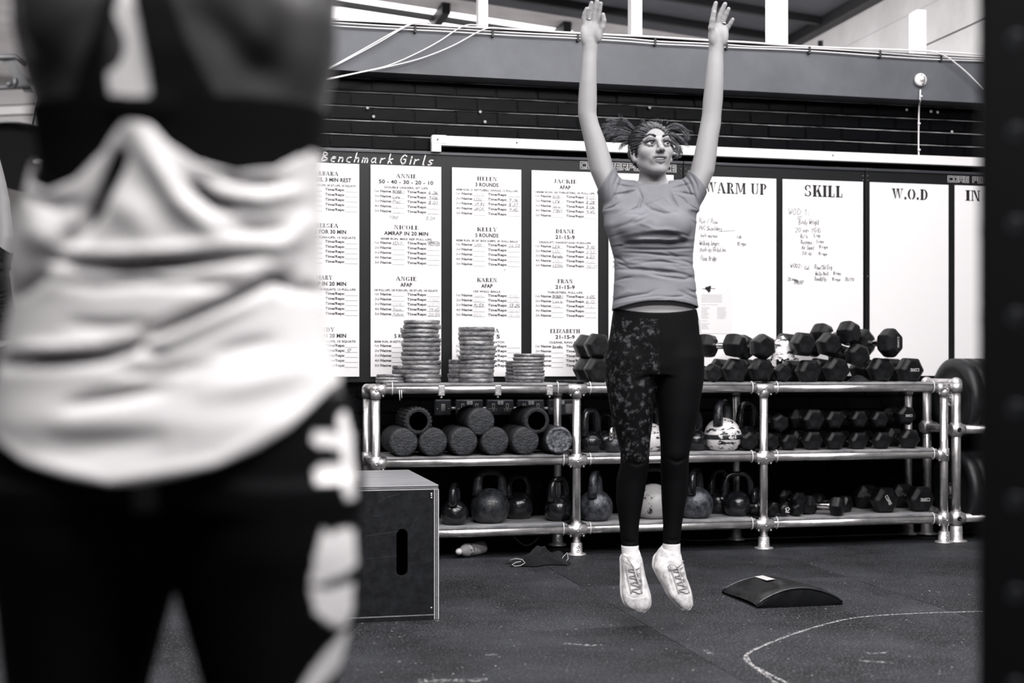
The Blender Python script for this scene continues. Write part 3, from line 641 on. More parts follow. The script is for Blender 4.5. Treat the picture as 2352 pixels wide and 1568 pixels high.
for i, x in enumerate(RX):
    for y in (RYF, RYB):
        MB().tube([rl(x, y, .01), rl(x, y, RZ[2])], TR, 14).build('post', M_tube, rk)
        MB().lathe([(.050, 0), (.050, .006), (.046, .009), (.030, .012), (.028, .058), (.026, .062), (.0215, .063)], 20, Matrix.Translation(rl(x, y, 0))).build('base_flange', M_fit, rk)
        for z in (.024, .044): MB().lathe([(.008, .026), (.008, .031), (.004, .031), (.004, .028), (0, .028)], 8, Matrix.Translation(rl(x, y, z)) @ Matrix.Rotation(PI / 2, 4, 'X')).build('flange_screw', M_fit, rk)
        for z in RZ: fitting(x, y, z, 'l' if i == 0 else 'r' if i == 3 else 't', y == RYB)
    for z in RZ: MB().tube([rl(x, RYF, z), rl(x, RYB, z)], TR, 12).build('cross_rail', M_tube, rk) if i in (0, 3) else None
for i in range(3):
    for z in RZ:
        for y in (RYF, RYB): MB().tube([rl(RX[i] + .03, y, z), rl(RX[i + 1] - .03, y, z)], TR, 14).build('rail', M_tube, rk)
        x0, x1 = RX[i] + .05, RX[i + 1] - .05
        MB().box(rl(x0, RYF - .012, z + TR - .001), rl(x1, RYB + .02, z + TR + .011), .0015).build('shelf_board', M_shelf, rk)
        for x in ([x0 + .02, x1 - .02] if i else [x1 - .02] if z < .8 else [x0 + .03, x1 - .05]):
            ring = [rl(x + .002 * math.cos(q), RYF + .0275 * math.cos(q), z + .006 + .031 * math.sin(q)) for q in [2 * PI * k / 16 for k in range(17)]]
            MB().tube(ring, .0026, 5).build('cable_tie', M_tie, rk)
for x in (.975 + .013, 1.115 + .0, 1.40, 1.665):       # pipe clips under the first bay
    if x < 1.05: continue
    MB().box(rl(x - .016, RYF - .026, RZ[2] - .03), rl(x + .016, RYF + .02, RZ[2] + .022), .004).ball(rl(x, RYF - .014, RZ[2] - .037), .007, 8, 6).build('pipe_clip', M_fit, rk)
for x, dz in ((.905, .03), (.915, .02)):
    MB().tube([rl(x, RYF - .024, RZ[2]), rl(x + .002, RYF - .028, RZ[2] - dz - .02)], .0022, 5).build('tie_tail', M_tie, rk)

# second tube frame at the right end, holding bumper plates
f2 = thing('plate_frame', 'silver tube frame holding bumper plates at the right end', 'frame', (3.968, 6.39, 0))
FX = 3.968
def fl2(x, y, z): return (x - FX, y - 6.39, z)
for (x, y) in ((FX, 6.39), (3.985, 6.715), (5.1, 6.39), (5.1, 6.715)):
    MB().tube([fl2(x, y, .01), fl2(x, y, .855)], .0245, 14).build('post', M_tube, f2)
    MB().lathe([(.058, 0), (.058, .006), (.034, .012), (.032, .085), (.0245, .088)], 20, Matrix.Translation(fl2(x, y, 0))).build('base_flange', M_fit, f2)
    MB().ball(fl2(x, y, .862), .033, 14, 8).tube([fl2(x, y, .815), fl2(x, y, .862)], .033, 14).build('elbow_fitting', M_fit, f2)
    for z in (.610, .127):
        MB().tube([fl2(x - .035, y, z), fl2(x + .045, y, z)], .031, 14).tube([fl2(x, y, z - .037), fl2(x, y, z + .037)], .031, 14).build('cross_fitting', M_fit, f2)
        MB().lathe([(.012, .028), (.012, .036), (.006, .0365), (.006, .032), (0, .032)], 10, Matrix.Translation(fl2(x, y, z)) @ Matrix.Rotation(PI / 2, 4, 'X')).build('grub_screw', mat('dark_screw', .04, .3, 1), f2)
for y in (6.39, 6.715):
    for z in (.610, .127): MB().tube([fl2(FX, y, z), fl2(5.1, y, z)], .0245, 12).build('rail', M_tube, f2)
for x in (FX, 5.1):
    for z in (.862, .610, .127): MB().tube([fl2(x, 6.39, z), fl2(x + (.017 if x < 5 else 0), 6.715, z)], .0245, 12).build('cross_rail', M_tube, f2)
for z in (.775, .262): MB().tube([fl2(4.02, 6.56, z), fl2(5.1, 6.56, z)], .0245, 12).build('plate_peg', M_tube, f2)
M_bump = mat('black_bumper_rubber', .010, .48, var=.3, vscale=12, bump=.1, bscale=60)
M_chrome = mat('chrome', .75, .12, 1.0)
bp_me = MB().lathe([(.0255, 0), (.075, 0), (.082, .006), (.16, .006), (.168, -.002), (.205, -.002), (.225, .008), (.225, .058), (.205, .066), (.0255, .066)], 40).mesh('disc')
hub_me = MB().lathe([(.0255, -.001), (.045, -.001), (.045, -.0045), (.041, -.005), (.041, -.002), (.0255, -.002)], 28).mesh('hub_ring')
for r, (z, nm) in enumerate(((.775, 'upper'), (.262, 'lower'))):
    for k in range(5):
        t = thing('bumper_plate', 'black rubber bumper plate on the %s peg of the frame, %s from the left' % (nm, ['first', 'second', 'third', 'fourth', 'fifth'][k]), 'weight plate',
                  (4.045 + k * .069, 6.56, z - .0), group='bumper plates on the tube frame', rot=(0, PI / 2, 0))
        t.location.z = z - (.001)
        link('disc', bp_me, M_bump, t); link('hub_ring', hub_me, M_chrome, t)
# ------------------------------------------------------------------ iron plates in stacks
M_iron = mat('worn_grey_iron', .09, .42, .5, var=.7, vscale=14, col2=.50, bump=.5, bscale=70, stretch=(1, 1, 3))
M_iron_dk = mat('dark_iron', .02, .45, .4, var=.5, vscale=14, bump=.3, bscale=70)
def plate_mesh(R, T, name='iron_plate'):
    return MB().lathe([(.014, .15*T), (.032, .1*T), (.036, .30*T), (R*.80, .30*T), (R*.84, 0), (R*.93, 0), (R*.955, .10*T), (R*.992, .34*T), (R, .45*T), (R*.995, .90*T), (R-.003, T), (R*.84, T), (R*.80, .7*T), (.036, .7*T), (.032, .9*T), (.014, .85*T)], 36, closed=True).mesh(name)
PM = {}
ORD = ['top', 'second', 'third', 'fourth', 'fifth', 'sixth', 'seventh', 'eighth', 'ninth', 'tenth', 'eleventh', 'twelfth', 'thirteenth', 'fourteenth', 'fifteenth']
ZS = RZ[2] + TR + .011
def stack(cxp, Y, plist, T, where, jit=.006, z0=ZS, m=M_iron):
    """plist: radii from the bottom up"""
    x = PY(cxp, 860, Y).x; z = z0; n = len(plist)
    for i, r in enumerate(plist):
        k = (round(r, 3), T)
        if k not in PM: PM[k] = plate_mesh(r, T); PM[k].materials.append(m)
        lab = 'iron plate, %s from the top of %s' % (ORD[n - 1 - i], where) if i < n - 1 else 'topmost iron plate of ' + where
        o = link('iron_plate', PM[k]); o.location = (x + random.uniform(-jit, jit), Y + random.uniform(-jit, jit), z); o.rotation_euler = (0, 0, random.uniform(0, 6))
        tag(o, lab, 'weight plate', 'iron plates in ' + where); z += T + .0003
stack(967, 6.50, [.093, .097, .095, .098, .100, .098, .100, .097, .100, .097, .098, .097, .097, .092], .0222, 'the tallest stack', .007)
stack(1096, 6.50, [.086, .088, .089, .093, .090, .094, .092, .094, .090, .091, .093, .093], .0232, 'the second tallest stack', .006)
stack(1214, 6.50, [.078, .080, .080, .080, .079, .083, .080, .082, .080], .0162, 'the stack beside the low dark disc', .004)
stack(897, 6.52, [.075, .074, .073], .0145, 'the low stack at the left end', .006)
stack(925, 6.64, [.055, .055, .055, .056], .022, 'the small stack behind the tallest one', .003)
stack(1052, 6.64, [.050, .052, .050, .051, .050], .0235, 'the narrow stack behind the second tallest one', .003)
stack(1184, 6.65, [.052, .053, .053, .052, .053, .052], .0185, 'the stack with a peg at its top', .003)
o = MB().lathe([(.007, 0), (.007, .034), (.005, .036)], 12, Matrix.Translation((PY(1194, 850, 6.65).x, 6.65, ZS + .1105))).build('loading_pin', M_iron); tag(o, 'short pale pin standing on the small plate stack', 'pin')
o = MB().lathe([(.020, 0), (.078, 0), (.080, .006), (.078, .013), (.020, .012)], 36, closed=True).build('iron_plate', M_iron_dk)
o.location = (PY(1313, 878, 6.46).x, 6.46, ZS); tag(o, 'flat dark iron disc lying alone left of the dumbbells', 'weight plate')

# ------------------------------------------------------------------ hex dumbbells
M_hex = mat('black_hex_rubber', .0045, .40, var=.55, vscale=18, bump=.12, bscale=120, spec=.36, rvar=.08)
M_print = mat('pale_moulded_lettering', .75, .5)
HM = {}
def hex_head(R, L):
    """hex prism along +y, front face at y = 0 with a bevelled rim, wider in the middle"""
    secs = [(.70, 0), (.95, .16 * L), (1.0, .30 * L), (1.0, .62 * L), (.93, .82 * L), (.55, L)]
    vs = []; fs = []
    for s, y in secs:
        for k in range(6): q = PI / 3 * k; vs.append((R * s * math.cos(q), y, R * s * math.sin(q)))
    for i in range(len(secs) - 1):
        for k in range(6): j = (k + 1) % 6; fs.append((i*6+k, i*6+j, (i+1)*6+j, (i+1)*6+k))
    fs += [tuple(range(6))[::-1], tuple(range((len(secs)-1)*6, len(secs)*6))]
    bm = bmesh.new(); bv = [bm.verts.new(v) for v in vs]
    for f in fs: bm.faces.new([bv[i] for i in f])
    bmesh.ops.recalc_face_normals(bm, faces=bm.faces[:])
    bmesh.ops.bevel(bm, geom=[e for e in bm.edges], offset=R * .035, segments=2, affect='EDGES')
    me = bpy.data.meshes.new('head'); bm.to_mesh(me); bm.free(); me.materials.append(M_hex); return me
def dumbbell(front, R, label, group, yaw=0.0, rest=None, roll=0.0, HL=.105, L=.30, pitch=0.0, text=None, trot=0.0, tz=0.0):
    """front: world position of the centre of the front face; the bar runs back along +y (turned by yaw)"""
    t = thing('hex_dumbbell', label, 'dumbbell', front, group=group, rot=(pitch, 0, yaw))
    R6 = R / .866 * .93; k = (round(R6, 4), round(HL, 4))
    if rest is not None: t.location.z = rest + .0005 + R6 * max(math.sin(PI / 3 * i + roll) for i in range(6))
    if k not in HM: HM[k] = hex_head(R6, HL)
    a = link('head', HM[k], None, t); a.rotation_euler = (0, roll, 0)
    b = link('head', HM[k], None, t); b.location = (0, L, 0); b.rotation_euler = (0, -roll, PI)
    MB().lathe([(.016, 0), (.0165, .2), (.019, .5), (.0165, .8), (.016, 1)], 14, Matrix.Translation((0, HL * .9, 0)) @ Matrix.Rotation(-PI / 2, 4, 'X') @ Matrix.Scale(L - HL * 1.8, 4, (0, 0, 1))).build('handle', M_chrome, t)
    if text:
        pr = Print(-.0009); pls, tot = strokes(text, R * .20, 0, 2.0, 0, BLOCK); c, s = math.cos(trot), math.sin(trot)
        for pl in pls: pr.mb.ribbon([((x - tot / 2) * c - (z - R*.10 + tz) * s, pr.y, (x - tot / 2) * s + (z - R*.10 + tz) * c) for x, z in pl], R * .034)
        pr.build('lettering', M_print, t)
    return t
def at(px, py, Y): return PY(px, py, Y)
GT = 'hex dumbbells heaped on the top shelf'; GM = 'hex dumbbells on the middle shelf'; GB = 'dumbbells on the bottom shelf'
YF = 6.37
D = lambda px, py, r, lab, g=GT, Y=YF, **k: dumbbell(at(px, py, Y), r * 7.0 / 3000, lab, g, **k)
# top shelf, left of the woman
D(1379, 848, 29, 'black hex dumbbell beside the jumping woman\'s right hip, lower of two', roll=.05, rest=ZS, Y=6.38)
D(1378, 794, 28, 'black hex dumbbell beside the jumping woman\'s right hip, upper of two', roll=.12, Y=6.38)
# top shelf, right of the woman, bottom row
D(1643, 859, 20, 'small black hex dumbbell by the woman\'s left hip in the bottom row', roll=.35, rest=ZS, HL=.085, L=.26)
D(1697, 853, 27.5, 'black hex dumbbell in the bottom row below the chrome-handled one', roll=.1, rest=ZS)
D(1757, 853, 27.5, 'black hex dumbbell in the bottom row left of the rack\'s third post', roll=.12, rest=ZS)
D(1803, 857, 20, 'small black hex dumbbell in the bottom row just right of the third post', roll=.3, rest=ZS, HL=.085, L=.26)
D(1866, 851, 27, 'black hex dumbbell in the bottom row, second from the third post', roll=.0, rest=ZS)
D(1930, 850, 28, 'black hex dumbbell in the bottom row, third from the third post', roll=.15, rest=ZS)
D(2033, 847, 28.5, 'black hex dumbbell in the bottom row, left of the rightmost one', roll=.1, rest=ZS)
D(2100, 846, 29, 'rightmost black hex dumbbell in the bottom row, with pale upside-down lettering', roll=.05, rest=ZS, text='CORE', trot=PI, tz=0)
# upper rows
D(1708, 793, 27, 'black hex dumbbell lying crossways with its chrome handle showing', yaw=.72, roll=.1, L=.265, Y=6.35)
D(1762, 796, 28, 'black hex dumbbell in the upper row left of the patterned cloth', roll=.45, yaw=.1)
D(1853, 790, 28, 'black hex dumbbell in the upper row right of the patterned cloth', roll=.1, Y=6.36)
D(1914, 791, 27.5, 'black hex dumbbell in the upper row, under the topmost one', roll=.25, Y=6.40)
D(1979, 815, 26, 'black hex dumbbell wedged between the bottom and upper rows', roll=.3, Y=6.36)
D(1968, 764, 28, 'topmost black hex dumbbell of the heap, lying crossways', yaw=.55, roll=.25, L=.265, Y=6.42, pitch=-.05)
D(2063, 787, 32, 'black hex dumbbell crowning the right side of the heap, with vertical pale lettering', yaw=.55, roll=.52, L=.265, Y=6.36, text='CORE', trot=-PI / 2)
# middle shelf
for i, (px, py, r, ro) in enumerate([(1727, 1010, 21, .4), (1776, 1015, 19, .4), (1818, 1014, 19, .1), (1873, 1011, 22.5, .02), (1924, 1009, 21.5, .04), (1978, 1008, 20.5, .03), (2032, 1007, 20.5, .05), (2096, 1003, 23, .12)]):
    D(px, py, r, 'black hex dumbbell on the middle shelf, bottom row, %s from the left' % ORD[i].replace('top', 'first'), GM, roll=ro, HL=.08, L=.25, rest=RZ[1] + TR + .011)
for i, (px, py, r, ro) in enumerate([(1797, 972, 20, .45), (1874, 964, 25.5, .03), (1922, 964, 21.5, .05), (1979, 962, 20, .02), (2026, 963, 20, .02), (2087, 954, 22, .2)]):
    D(px, py, r, 'black hex dumbbell on the middle shelf, upper row, %s from the left' % ORD[i].replace('top', 'first') + (', lettered' if i == 5 else ''), GM, roll=ro, HL=.08, L=.25, **(dict(text='CORE', trot=PI) if i == 5 else {}))
# bottom shelf
D(2041, 1151, 31, 'large black hex dumbbell on the bottom shelf with slanted pale lettering', GB, rest=RZ[0] + TR + .011, roll=.03, text='CORE', trot=-1.05, Y=6.42)
D(2124, 1151, 31, 'large black hex dumbbell at the right end of the bottom shelf, lettering upside down', GB, rest=RZ[0] + TR + .011, roll=.03, text='CORE', trot=PI, Y=6.42)
D(1778, 1176, 14.5, 'small black hex dumbbell on the bottom shelf beside the third post', GB, rest=RZ[0] + TR + .011, roll=.2, HL=.06, L=.2)
D(1836, 1179, 13.5, 'small black hex dumbbell on the bottom shelf under the raised small one', GB, rest=RZ[0] + TR + .011, roll=.5, HL=.06, L=.2)
D(1839, 1147, 17, 'small black hex dumbbell raised on two others on the bottom shelf', GB, roll=.1, HL=.06, L=.22, Y=6.42)
D(1859, 1173, 15.5, 'small black hex dumbbell right of the raised one on the bottom shelf', GB, rest=RZ[0] + TR + .011, roll=.3, HL=.06, L=.2, Y=6.44)
D(1937, 1169, 22, 'black hex dumbbell turned sideways, low right of the small ones', GB, rest=RZ[0] + TR + .011, roll=.1, yaw=.75, HL=.07, L=.22, Y=6.35)
D(1952, 1163, 20, 'black hex dumbbell lying behind the turned one on the bottom shelf', GB, rest=RZ[0] + TR + .011, roll=.05, yaw=.5, HL=.07, L=.24, Y=6.50)
# round chrome-ended dumbbell
v = at(1805, 1171, 6.38); t = thing('round_dumbbell', 'small round-headed dumbbell with worn pale digits on the bottom shelf', 'dumbbell', v, group=GB)
Mrx = Matrix.Rotation(-PI / 2, 4, 'X')
for y in (0, .13): MB().lathe([(0, 0), (.024, 0), (.030, .006), (.030, .046), (.024, .052), (.014, .052)], 20, Matrix.Translation((0, y, 0)) @ Mrx).build('head', M_hex, t)
MB().tube([(0, .05, 0), (0, .135, 0)], .014, 12).build('handle', M_chrome, t)
pr = Print(-.0008); pr.hand('1', -.008, -.012, .026, .005, jit=0); pr.hand('2', .002, -.012, .026, .004, jit=.2); pr.build('digits', M_print, t)

# ------------------------------------------------------------------ kettlebells
M_kb = mat('black_enamel', .010, .22, var=.4, vscale=14, bump=.12, bscale=60, coat=.3, rvar=.08)
M_kbm = mat('dark_cast_iron', .022, .36, var=.7, vscale=30, bump=.3, bscale=130, coat=.2)
M_kbw = mat('chipped_white_paint', .80, .4, thr=.56, col2=.02, vscale=27, bump=.2, bscale=60, stretch=(.8, .8, 2.2))
M_kbg = mat('chipped_grey_paint', .42, .4, thr=.62, col2=.03, vscale=22, bump=.2, bscale=60)
M_kbs = mat('silvery_iron', .07, .34, .4, var=.6, vscale=30, bump=.3, bscale=120)
def kettlebell(px, py, D_, label, Y, zs, m=M_kb, hm=None, yaw=0.0, hh=.085, hw=None, hr=.0165, wide=1.0, band=False):
    """ball of diameter D_ standing on a shelf at height zs"""
    R = D_ / 2; x = PY(px, py, Y).x
    t = thing('kettlebell', label, 'kettlebell', (x, Y, zs), rotz=yaw, group='kettlebells on the rack')
    prof = [(R * .58, 0), (R * .66, .004)]
    for i in range(1, 15):
        q = -.86 + (PI / 2 + .86) * i / 14; prof.append((R * math.cos(q) if i < 14 else 1e-5, R * .76 + R * math.sin(q)))
    MB().lathe(prof, 32).build('body', m, t)
    hw = hw or R * .74; top = R * 1.70 + hh
    z0 = R * 1.36; pts = []; rs = []
    for i in range(19):
        u = i / 18; q = PI * u
        x_ = -hw * math.copysign(abs(math.cos(q)) ** .55, math.cos(q)); z_ = z0 + (top - z0) * (abs(math.sin(q)) ** .62)
        pts.append((x_, 0, z_)); rs.append(hr * (1.0 + .42 * abs(math.cos(q)) ** 3))
    MB().tube(pts, rs, 12).build('handle', hm or m, t)
    if band: MB().lathe([(R * 1.001, R * .62), (R * 1.003, R * .70), (R * 1.003, R * .80), (R * .999, R * .87)], 40).build('painted_band', mat('dark_band_paint', .02, .4, thr=.56, col2=.7, vscale=16, stretch=(1, 1, .6)), t)
    return t
ZM, ZL = RZ[1] + TR + .011, RZ[0] + TR + .011
kettlebell(1125, 1170, .200, 'large dark iron kettlebell on the bottom shelf right of the wooden box', 6.50, ZL, M_kbm, hh=.085, hw=.068, hr=.0185, yaw=.12)
kettlebell(1044, 1180, .142, 'small black kettlebell turned edge-on against the wooden box', 6.46, ZL, M_kb, yaw=1.2, hh=.075)
kettlebell(1190, 1165, .16, 'black kettlebell in shadow behind the large one on the bottom shelf', 6.64, ZL, M_kb, yaw=.3, hh=.08)
kettlebell(1283, 1175, .150, 'black glossy kettlebell left of the rack\'s second post on the bottom shelf', 6.50, ZL, M_kb, yaw=.6, hh=.085)
kettlebell(1368, 1165, .180, 'dark silvery kettlebell with a turned handle right of the second post', 6.46, ZL, M_kbs, yaw=1.05, hh=.09)
kettlebell(1500, 1165, .205, 'grey chipped kettlebell on the bottom shelf seen between the woman\'s shins', 6.50, ZL, M_kbg, M_kb, yaw=.2, hh=.085)
kettlebell(1598, 1165, .185, 'silvery iron kettlebell beside the woman\'s left shin', 6.46, ZL, M_kbs, M_kb, yaw=.9, hh=.09)
kettlebell(1650, 1160, .15, 'black kettlebell in shadow behind the silvery one', 6.64, ZL, M_kb, yaw=.4, hh=.10)
kettlebell(1694, 1165, .150, 'glossy black kettlebell with a wide handle left of the third post', 6.50, ZL, M_kb, yaw=-.15, hh=.095, hw=.072, hr=.013)
kettlebell(1737, 1185, .105, 'smallest black kettlebell beside the third post on the bottom shelf', 6.48, ZL, M_kb, yaw=.9, hh=.05, hr=.012)
kettlebell(905, 1120, .20, 'dark kettlebell mostly hidden behind the wooden box', 6.54, ZL, M_kb, yaw=.1, hh=.10)
kettlebell(1357, 1010, .125, 'glossy black kettlebell on the middle shelf right of the second post', 6.48, ZM, M_kb, yaw=.5, hh=.11, hr=.016)
kettlebell(1409, 1015, .095, 'small kettlebell with a bright steel handle on the middle shelf', 6.44, ZM, M_kbm, M_chrome, yaw=.9, hh=.05, hr=.009)
kettlebell(1389, 1005, .12, 'black kettlebell in shadow behind the steel-handled one', 6.64, ZM, M_kb, yaw=.2, hh=.09)
kettlebell(1490, 1000, .17, 'white chipped kettlebell seen between the woman\'s knees', 6.50, ZM, M_kbw, M_kb, yaw=.3, hh=.08)
kettlebell(1597, 1010, .13, 'black kettlebell partly hidden by the woman\'s left knee', 6.50, ZM, M_kb, yaw=.8, hh=.10)
kettlebell(1660, 990, .198, 'large white chipped kettlebell with a dark band on the middle shelf', 6.47, ZM, M_kbw, M_kbm, yaw=.85, hh=.085, hr=.0185, band=True)
kettlebell(1716, 1000, .14, 'black kettlebell in shadow right of the large white one', 6.64, ZM, M_kb, yaw=.3, hh=.12)

# ------------------------------------------------------------------ foam rollers on the middle shelf
M_foam = mat('black_foam', .010, .75, var=.6, vscale=22, bump=.6, bscale=90, col2=.028)
M_foamrim = mat('lighter_foam', .026, .6, var=.5, vscale=25, bump=.6, bscale=90)  # lighter than the roller sides, used for ends and linings
def roller(px, py, R, label, kind='solid', L=.33):
    v = PY(px, py, 6.34); v.z = ZM + R + .0005 if py > 1000 else v.z; t = thing('foam_roller', label, 'foam roller', v, group='foam rollers on the middle shelf')
    if kind == 'solid':
        MB().lathe([(0, .0), (R * .8, 0), (R * .95, .003), (R, .010), (R, L - .01), (R * .96, L), (0, L)], 36, Mrx).build('core', M_foam, t)
        MB().lathe([(0, -.0006), (R * .80, -.0006), (R * .93, .0016), (R * .955, .0036)], 36, Mrx).build('end_face', M_foamrim, t)
    else:
        MB().lathe([(R * .72, 0), (R * .93, 0), (R, .008), (R, L - .008), (R * .93, L), (R * .72, L)], 36, Mrx, closed=True).build('tube', M_foam, t)
        MB().lathe([(R * .70, .001), (R * .73, -.0015), (R * .745, .001)], 36, Mrx).build('inner_lining', M_foamrim, t)
        if kind == 'tread':
            m = MB()
            for k in range(22):
                q = 2 * PI * k / 22
                for j in range(5):
                    y = .004 + j * .066; c = Vector((R * math.cos(q), y + .03, R * math.sin(q)))
                    a = Vector((-math.sin(q), 0, math.cos(q))) * .0062; n = Vector((math.cos(q), 0, math.sin(q))) * .004; l = Vector((0, .028, 0))
                    vs = [c - a - l - n, c + a - l - n, c + a + l - n, c - a + l - n, c - a*.8 - l*.9 + n, c + a*.8 - l*.9 + n, c + a*.8 + l*.9 + n, c - a*.8 + l*.9 + n]
                    m.add(vs, [(4,5,6,7),(0,1,5,4),(1,2,6,5),(2,3,7,6),(3,0,4,7)])
            m.build('tread_blocks', M_foam, t)['kind'] = 'stuff'
    return t
RR = .0715
for i, px in enumerate((927, 995, 1065, 1137, 1207)):
    t = roller(px, 1018, RR, 'solid black foam roller in the lower row, %s from the left' % ORD[i].replace('top', 'first'))
t = roller(1284, 1016, RR, 'scuffed foam roller with a cracked end next to the second post', L=.31)
MB().lathe([(RR * .70, .0), (RR * .72, -.004), (RR * .86, -.006), (RR * .97, -.002)], 36, Mrx).build('wrinkled_rim', mat('wrinkled_foam', .09, .7, var=.8, vscale=40, bump=1.0, bscale=60), t)
pr = Print(-.0015)
for a, l in ((.25, .62), (2.3, .6), (4.4, .55)):
    pr.mb.ribbon([(0, pr.y, 0), (RR * l * .5 * math.cos(a), pr.y, RR * l * .5 * math.sin(a)), (RR * l * math.cos(a + .12), pr.y, RR * l * math.sin(a + .12))], .004)
pr.build('cracks', M_steel_dark, t)
roller(961, 967, .066, 'hollow black treaded roller on top of the lower row at the left', 'tread')
roller(1105, 968, .070, 'solid black foam roller resting on top of the lower row in the middle')
roller(1233, 966, .066, 'hollow black roller on top of the lower row at the right', 'tube')

# ------------------------------------------------------------------ sockets on the wall behind the rack
M_clad_metal = mat('metal_clad_plate', .10, .38, .6, var=.3, vscale=10, bump=.1)
M_hole = mat('socket_hole', .003, .8); M_insert = mat('pale_socket_insert', .55, .5)
def socket(px, py, w, label, kind):
    v = PY(px, py, 6.818); t = thing('wall_socket', label, 'socket', v, group='metal-clad sockets behind the rack')
    h = .086
    MB().box((-w / 2, 0, -h / 2), (w / 2, .036, h / 2), .006).build('plate', M_clad_metal, t)
    if kind == 'spur':
        MB().box((-.010, -.004, -.019), (.010, .002, .019), .002).build('switch', M_insert, t)
    else:
        for s in (-1, 1):
            if kind == 'plug' and s > 0: continue
            c = s * .038; m = MB(); m.box((c - .0075, -.0012, -.002), (c + .0075, .001, .022)).box((c - .018, -.0012, -.018), (c + .018, .001, -.004))
            m.build('socket_surround', M_insert, t)
            m = MB(); m.box((c - .0042, -.0016, .002), (c + .0042, .001, .018)).box((c - .015, -.0016, -.015), (c - .004, .001, -.008)).box((c + .004, -.0016, -.015), (c + .015, .001, -.008))
            m.build('pin_holes', M_hole, t)
        for s in (-1, 1): MB().box((s * .008 - .007, -.004, .015), (s * .008 + .007, .001, .036), .0015).build('switch', M_insert, t)
    for s in (-1, 1): MB().lathe([(0, .003), (.003, .002), (.003, 0)], 8, Matrix.Translation((s * (w / 2 - .012), 0, -.006)) @ Rx).build('screw', M_chrome, t)
    return t
socket(1018, 936, .086, 'square metal-clad fused switch, leftmost of the sockets', 'spur')
socket(1079, 936, .146, 'metal-clad double socket half hidden behind the raised solid roller', 'double')
socket(1149.5, 936, .146, 'metal-clad double socket in full view behind the rollers', 'double')
socket(1220, 936, .146, 'metal-clad double socket above the right hollow roller', 'double')
socket(1290, 935, .146, 'metal-clad double socket with a plug in it, by the second post', 'plug')
v = PY(1307, 939, 6.815); t = thing('mains_plug', 'rounded grey mains plug in the rightmost socket', 'plug', v)
MB().box((-.024, -.036, -.028), (.024, 0, .028), .010).build('body', mat('grey_plug', .5, .5), t)
MB().tube([(.002, -.02, -.024), (.006, -.02, -.07), (.02, -.03, -.13), (.045, -.02, -.22)], .004, 6).build('flex', M_steel_dark, t)
for i, x in enumerate((1042, 1112, 1184, 1256)):
    v = PY(x, 938, 6.838); o = MB().tube([(v.x - .022, v.y, v.z), (v.x + .022, v.y, v.z)], .010, 10).build('conduit_link', mat('pale_conduit', .5, .3, .5)); tag(o, 'short pale conduit between sockets, %s from the left' % ORD[i].replace('top', 'first'), 'conduit')
# ------------------------------------------------------------------ plywood plyometric box
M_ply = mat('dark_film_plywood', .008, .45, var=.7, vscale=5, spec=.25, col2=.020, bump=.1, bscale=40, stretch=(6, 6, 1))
M_plytop = mat('plywood_top_glare', .14, .42, var=.6, vscale=5, col2=.30, stretch=(1, 8, 8))  # grey wood, made lighter to carry the glare on top
M_edge = mat('plywood_edge', .42, .6, var=.6, vscale=60, col2=.16, stretch=(.2, .2, 3)); M_edge_d = mat('plywood_dark_ply', .05, .6); M_edge_l = mat('plywood_light_ply', .62, .6)
BX0, BX1, BY0, BY1, BH = .235, .843, 4.855, 5.60, .506
bx = thing('plyo_box', 'dark plywood jump box with a handle slot, standing on the mat', 'box', (BX0, BY0, 0))
W_, D_ = BX1 - BX0, BY1 - BY0; TK = .018
def slot_panel(w, h, cx, cz, sw, sh, t):
    cu = bpy.data.curves.new('p', 'CURVE'); cu.dimensions = '2D'; cu.fill_mode = 'BOTH'; cu.extrude = t / 2; cu.bevel_depth = .0008
    def spl(pts):
        s = cu.splines.new('POLY'); s.points.add(len(pts) - 1); s.use_cyclic_u = True
        for i, p in enumerate(pts): s.points[i].co = (p[0], p[1], 0, 1)
    spl([(0, 0), (w, 0), (w, h), (0, h)]); r = sw / 2
    spl([(cx + r * math.cos(a), cz + sh / 2 - r + r * math.sin(a)) for a in [PI * i / 10 for i in range(11)]] + [(cx + r * math.cos(a), cz - sh / 2 + r + r * math.sin(a)) for a in [PI + PI * i / 10 for i in range(11)]])
    o = bpy.data.objects.new('p', cu); COL.objects.link(o); me = bpy.data.meshes.new_from_object(o.evaluated_get(bpy.context.evaluated_depsgraph_get()))
    bpy.data.objects.remove(o); bpy.data.curves.remove(cu); return me
me = slot_panel(W_ - TK * 2 + .004, BH - TK * 2, .706 - BX0 - TK, .255 - TK, .044, .178, TK)
o = link('front_panel', me, M_ply, bx); o.rotation_euler = (PI / 2, 0, 0); o.location = (TK - .002, TK / 2 + .002, TK)
me2 = slot_panel(W_ - TK * 2 + .004, BH - TK * 2, (W_ - 2 * TK) / 2, .255 - TK, .044, .178, TK)
o = link('back_panel', me2, M_ply, bx); o.rotation_euler = (PI / 2, 0, 0); o.location = (TK - .002, D_ - TK / 2 - .002, TK)
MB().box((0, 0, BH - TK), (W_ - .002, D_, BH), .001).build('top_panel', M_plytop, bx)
MB().box((0, 0, 0), (W_ - TK, D_, TK), .001).build('bottom_panel', M_ply, bx)
MB().box((0, .0, TK), (TK, D_, BH - TK), .001).build('side_panel', M_ply, bx)
MB().box((W_ - TK, .0, 0), (W_, D_, BH - TK), .001).build('side_panel', M_ply, bx)
